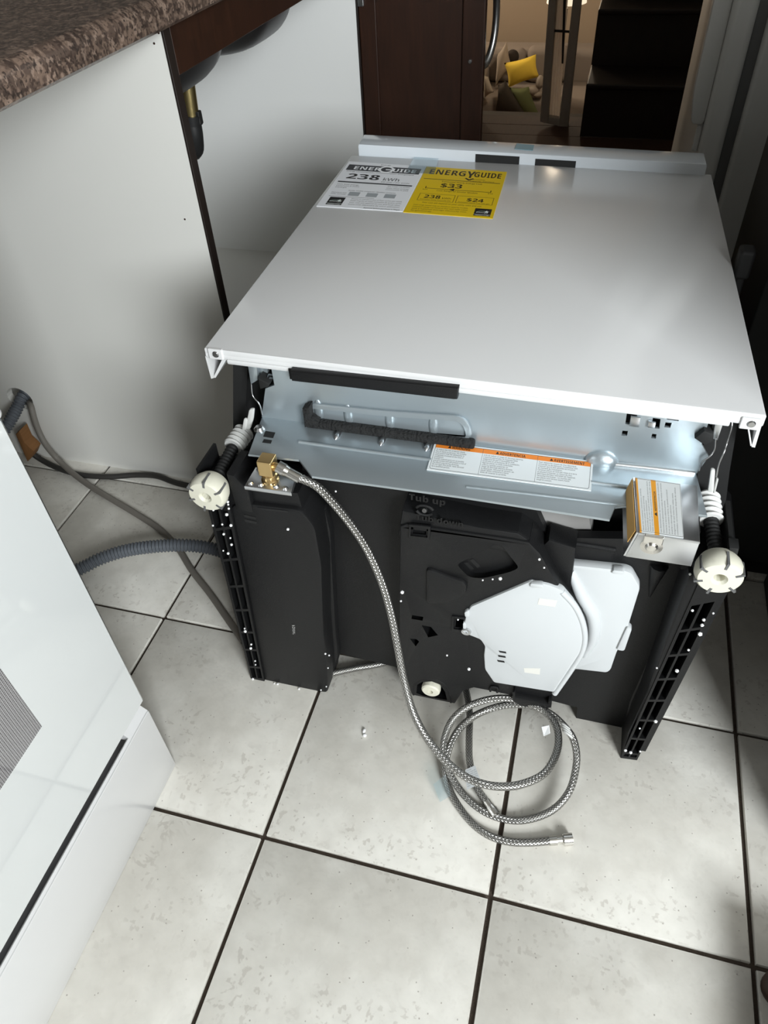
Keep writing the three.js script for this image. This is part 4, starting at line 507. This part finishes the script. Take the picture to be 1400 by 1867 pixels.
// ------------------------------------------------------------------ hallway and sunken living room beyond
{ const d = struct('door_1', [1.2, 0, -7.7]);
  const q = (a) => a, Z = -7.7;
  part(d, 'stile', ez([...[[1.083, 0.038], [1.194, 0.015], [1.144, 1.39]], [1.16, 5], [1.05, 5], ...[[1.052, 1.39]]], Z - 0.14, Z, 0.01), std({ color: lin(0.42, 0.37, 0.32), roughness: 0.6 }));
  part(d, 'stile', ez([...[[1.335, -0.021], [1.458, -0.037], [1.441, 1.39]], [1.62, 5], [1.5, 5], ...[[1.338, 1.39]]], Z - 0.14, Z, 0.01), std({ color: lin(0.42, 0.37, 0.32), roughness: 0.6 }));
  part(d, 'bottom_rail', ez([[1.119, 0.106], [1.409, 0.075], [1.407, -0.026], [1.113, 0.026]], Z - 0.12, Z - 0.01, 0.01), std({ color: lin(0.42, 0.37, 0.32), roughness: 0.6 }));
  part(d, 'muntin', ez([[1.139, 1.08], [1.353, 1.07], [1.356, 1.047], [1.142, 1.057]], Z - 0.05, Z - 0.02), M.blackwood); part(d, 'muntin', ez([[1.283, 0.709], [1.304, 0.709], [1.254, 1.39], [1.222, 1.39]], Z - 0.1, Z - 0.05), M.blackwood);
  for (let k = 0; k < 5; k++) { const a = [[1.148, 0.072], [1.321, 0.07], [1.195, 1.373], [1.096, 1.373]], b = (u, v) => [a[0][0] * (1 - u) * (1 - v) + a[1][0] * u * (1 - v) + a[2][0] * u * v + a[3][0] * (1 - u) * v, a[0][1] * (1 - v) + a[3][1] * v * 2.2]; part(d, 'curtain_pleat', sweep([b((k + 0.5) / 5, 0), b((k + 0.5) / 5, 0.5), b((k + 0.5) / 5, 1)].map(p => [p[0], p[1], Z - 0.12]), 0.021, 12, 8), phy({ color: lin(0.95, 0.9, 0.84), roughness: 0.95, transmission: 0.55, thickness: 0 })); } }
{ const st = struct('staircase', [2.3, 0, -8]);
  for (let k = 0; k < 6; k++) { part(st, 'riser', bx(1.64, 3.4, 0.62 * k, 0.62 * (k + 1) - 0.06, -7.35 - 0.8 * k - 0.05, -7.3 - 0.8 * k), M.blackwood); part(st, 'tread', bx(1.64, 3.4, 0.62 * (k + 1) - 0.06, 0.62 * (k + 1), -7.35 - 0.8 * (k + 1), -7.22 - 0.8 * k, 0.02), M.blackwood); } }
const cloth = (r, g, b) => std({ color: lin(r, g, b), roughness: 0.95 });
{ const s = thing('sofa', 'grey-brown sofa in the sunken living room beyond the hallway', 'sofa', [-0.6, -3.2, -19]); const m = cloth(0.27, 0.23, 0.2);
  part(s, 'seat', bx(-3, 2.2, -3.2, -2.45, -19.8, -17.9, 0.2), m); part(s, 'backrest', bx(-3, 2.2, -2.6, -1.7, -20.4, -19.5, 0.2), m);
  part(s, 'back_cushion', bx(-1.5, -0.42, -2.45, -1.66, -19.7, -19.2, 0.2), m); part(s, 'back_cushion', bx(-0.4, 0.7, -2.45, -1.6, -19.7, -19.2, 0.2), m); part(s, 'armrest', bx(-2.1, -1.35, -3.2, -1.95, -19.8, -17.7, 0.2), m); }
function pillow(label, c, mat, depth) { // outline soft at the corners, puffed in the middle
  const cx = c.reduce((s, p) => s + p[0], 0) / c.length, cy = c.reduce((s, p) => s + p[1], 0) / c.length, n = 14, P = [], I = [];
  for (const s of [1, -1]) for (let i = 0; i <= n; i++) for (let j = 0; j <= n; j++) { const u = j / n, v = i / n, q = (k) => c[0][k] * (1 - u) * (1 - v) + c[1][k] * u * (1 - v) + c[2][k] * u * v + c[3][k] * (1 - u) * v;
    const b = Math.pow(16 * u * (1 - u) * v * (1 - v), 0.5), pin = 1 - 0.1 * (Math.sin(Math.PI * u) * (1 - Math.sin(Math.PI * v)) + Math.sin(Math.PI * v) * (1 - Math.sin(Math.PI * u)));
    P.push(cx + (q(0) - cx) * pin, cy + (q(1) - cy) * pin, c[0][2] + s * b * depth); }
  const m = (n + 1) * (n + 1); for (let s = 0; s < 2; s++) for (let i = 0; i < n; i++) for (let j = 0; j < n; j++) { const a = s * m + i * (n + 1) + j, b = a + n + 1; s ? I.push(a, a + 1, b, b, a + 1, b + 1) : I.push(a, b, a + 1, b, b + 1, a + 1); }
  const g = new THREE.BufferGeometry(); g.setAttribute('position', new THREE.Float32BufferAttribute(P, 3)); g.setAttribute('uv', new THREE.Float32BufferAttribute(P.filter((_, i) => i % 3 < 2), 2)); g.setIndex(I); g.computeVertexNormals();
  solo('cushion', label, 'cushion', g, mat, { group: 'cushions on the sofa' }); }
pillow('yellow cushion leaning on the grey sofa', [[-0.836, -1.735, -18.2], [-0.057, -1.532, -18.2], [0.073, -2.026, -18.2], [-0.685, -2.291, -18.2]], cloth(0.85, 0.6, 0.07), 0.16);
pillow('olive green cushion below the yellow one', [[-0.634, -2.201, -17.9], [-0.138, -2.178, -17.9], [0.204, -2.854, -17.9], [-0.243, -2.893, -17.9]], cloth(0.13, 0.15, 0.06), 0.14);
pillow('dark brown cushion left of the green one', [[-0.903, -2.131, -17.8], [-0.73, -2.017, -17.8], [-0.094, -2.834, -17.8], [-0.947, -2.807, -17.8]], cloth(0.05, 0.04, 0.03), 0.14);
pillow('tall beige cushion standing behind the yellow one', [[-1.113, -1.691, -18.8], [-0.88, -1.371, -18.8], [-0.726, -1.935, -18.8], [-1.127, -2.429, -18.8]], cloth(0.38, 0.32, 0.26), 0.12);
pillow('pale beige cushion at the left end of the sofa', [[-1.298, -1.868, -17.75], [-1.156, -1.939, -17.75], [-0.997, -2.283, -17.75], [-1.216, -2.414, -17.75]], cloth(0.42, 0.36, 0.29), 0.1);
solo('sofa_bolster', 'round dark bolster at the top of the sofa', 'cushion', ell(...[[-0.737, -1.781, -19]][0], 0.17, 0.17, 0.2), cloth(0.03, 0.022, 0.018));
solo('knitted_throw', 'pale knitted throw lying at the right of the yellow cushion', 'throw', [ell(...[[-0.03, -2.288, -18]][0], 0.16, 0.12, 0.14), ell(...[[0.089, -2.373, -18]][0], 0.12, 0.08, 0.14), ell(...[[0.117, -2.099, -18]][0], 0.1, 0.16, 0.12)], cloth(0.36, 0.31, 0.26));
{ const l = thing('reading_lamp', 'lit white floor lamp standing at the far left of the sunken living room', 'lamp', [-6, -3.2, -19.8]);
  part(l, 'base', rod([-6, -3.2, -19.8], [-6, -3.1, -19.8], 0.4), M.nickel); part(l, 'pole', rod([-6, -3.1, -19.8], [-6, 0.9, -19.8], 0.04), M.nickel);
  part(l, 'lamp_shade', new THREE.CylinderGeometry(0.35, 0.5, 0.8, 24, 1, true).translate(-6, 1.2, -19.8), std({ color: lin(0.9, 0.85, 0.75), emissive: lin(1, 0.85, 0.62), emissiveIntensity: 1, roughness: 0.9, side: THREE.DoubleSide }));
  const b = new THREE.PointLight(new THREE.Color().setRGB(1, 0.83, 0.62), 14); b.position.set(-6 * U, 1.9 * U, -19.6 * U); b.castShadow = true; b.shadow.radius = 4; scene.add(b); }
{ const l = thing('floor_lamp', 'lit white lamp glimpsed through the French door', 'lamp', [2.0, -3.2, -16]); const p = [[0.708, 0.028, -16]][0];
  part(l, 'base', rod([p[0], -3.2, -16], [p[0], -3.1, -16], 0.4), M.nickel); part(l, 'pole', rod([p[0], -3.1, -16], [p[0], p[1] - 0.2, -16], 0.04), M.nickel);
  part(l, 'lamp_shade', new THREE.CylinderGeometry(0.3, 0.42, 0.7, 24, 1, true).translate(p[0], p[1] + 0.25, -16), std({ color: lin(0.9, 0.85, 0.75), emissive: lin(1, 0.85, 0.62), emissiveIntensity: 1.5, roughness: 0.9, side: THREE.DoubleSide }));
  const b = new THREE.PointLight(new THREE.Color().setRGB(1, 0.83, 0.62), 3); b.position.set(p[0] * U, (p[1] + 1.0) * U, -16 * U); b.castShadow = true; b.shadow.radius = 4; scene.add(b); }

scene.traverse(o => { if (o.isLight && o.shadow) o.castShadow = true; });
renderer.render(scene, camera);
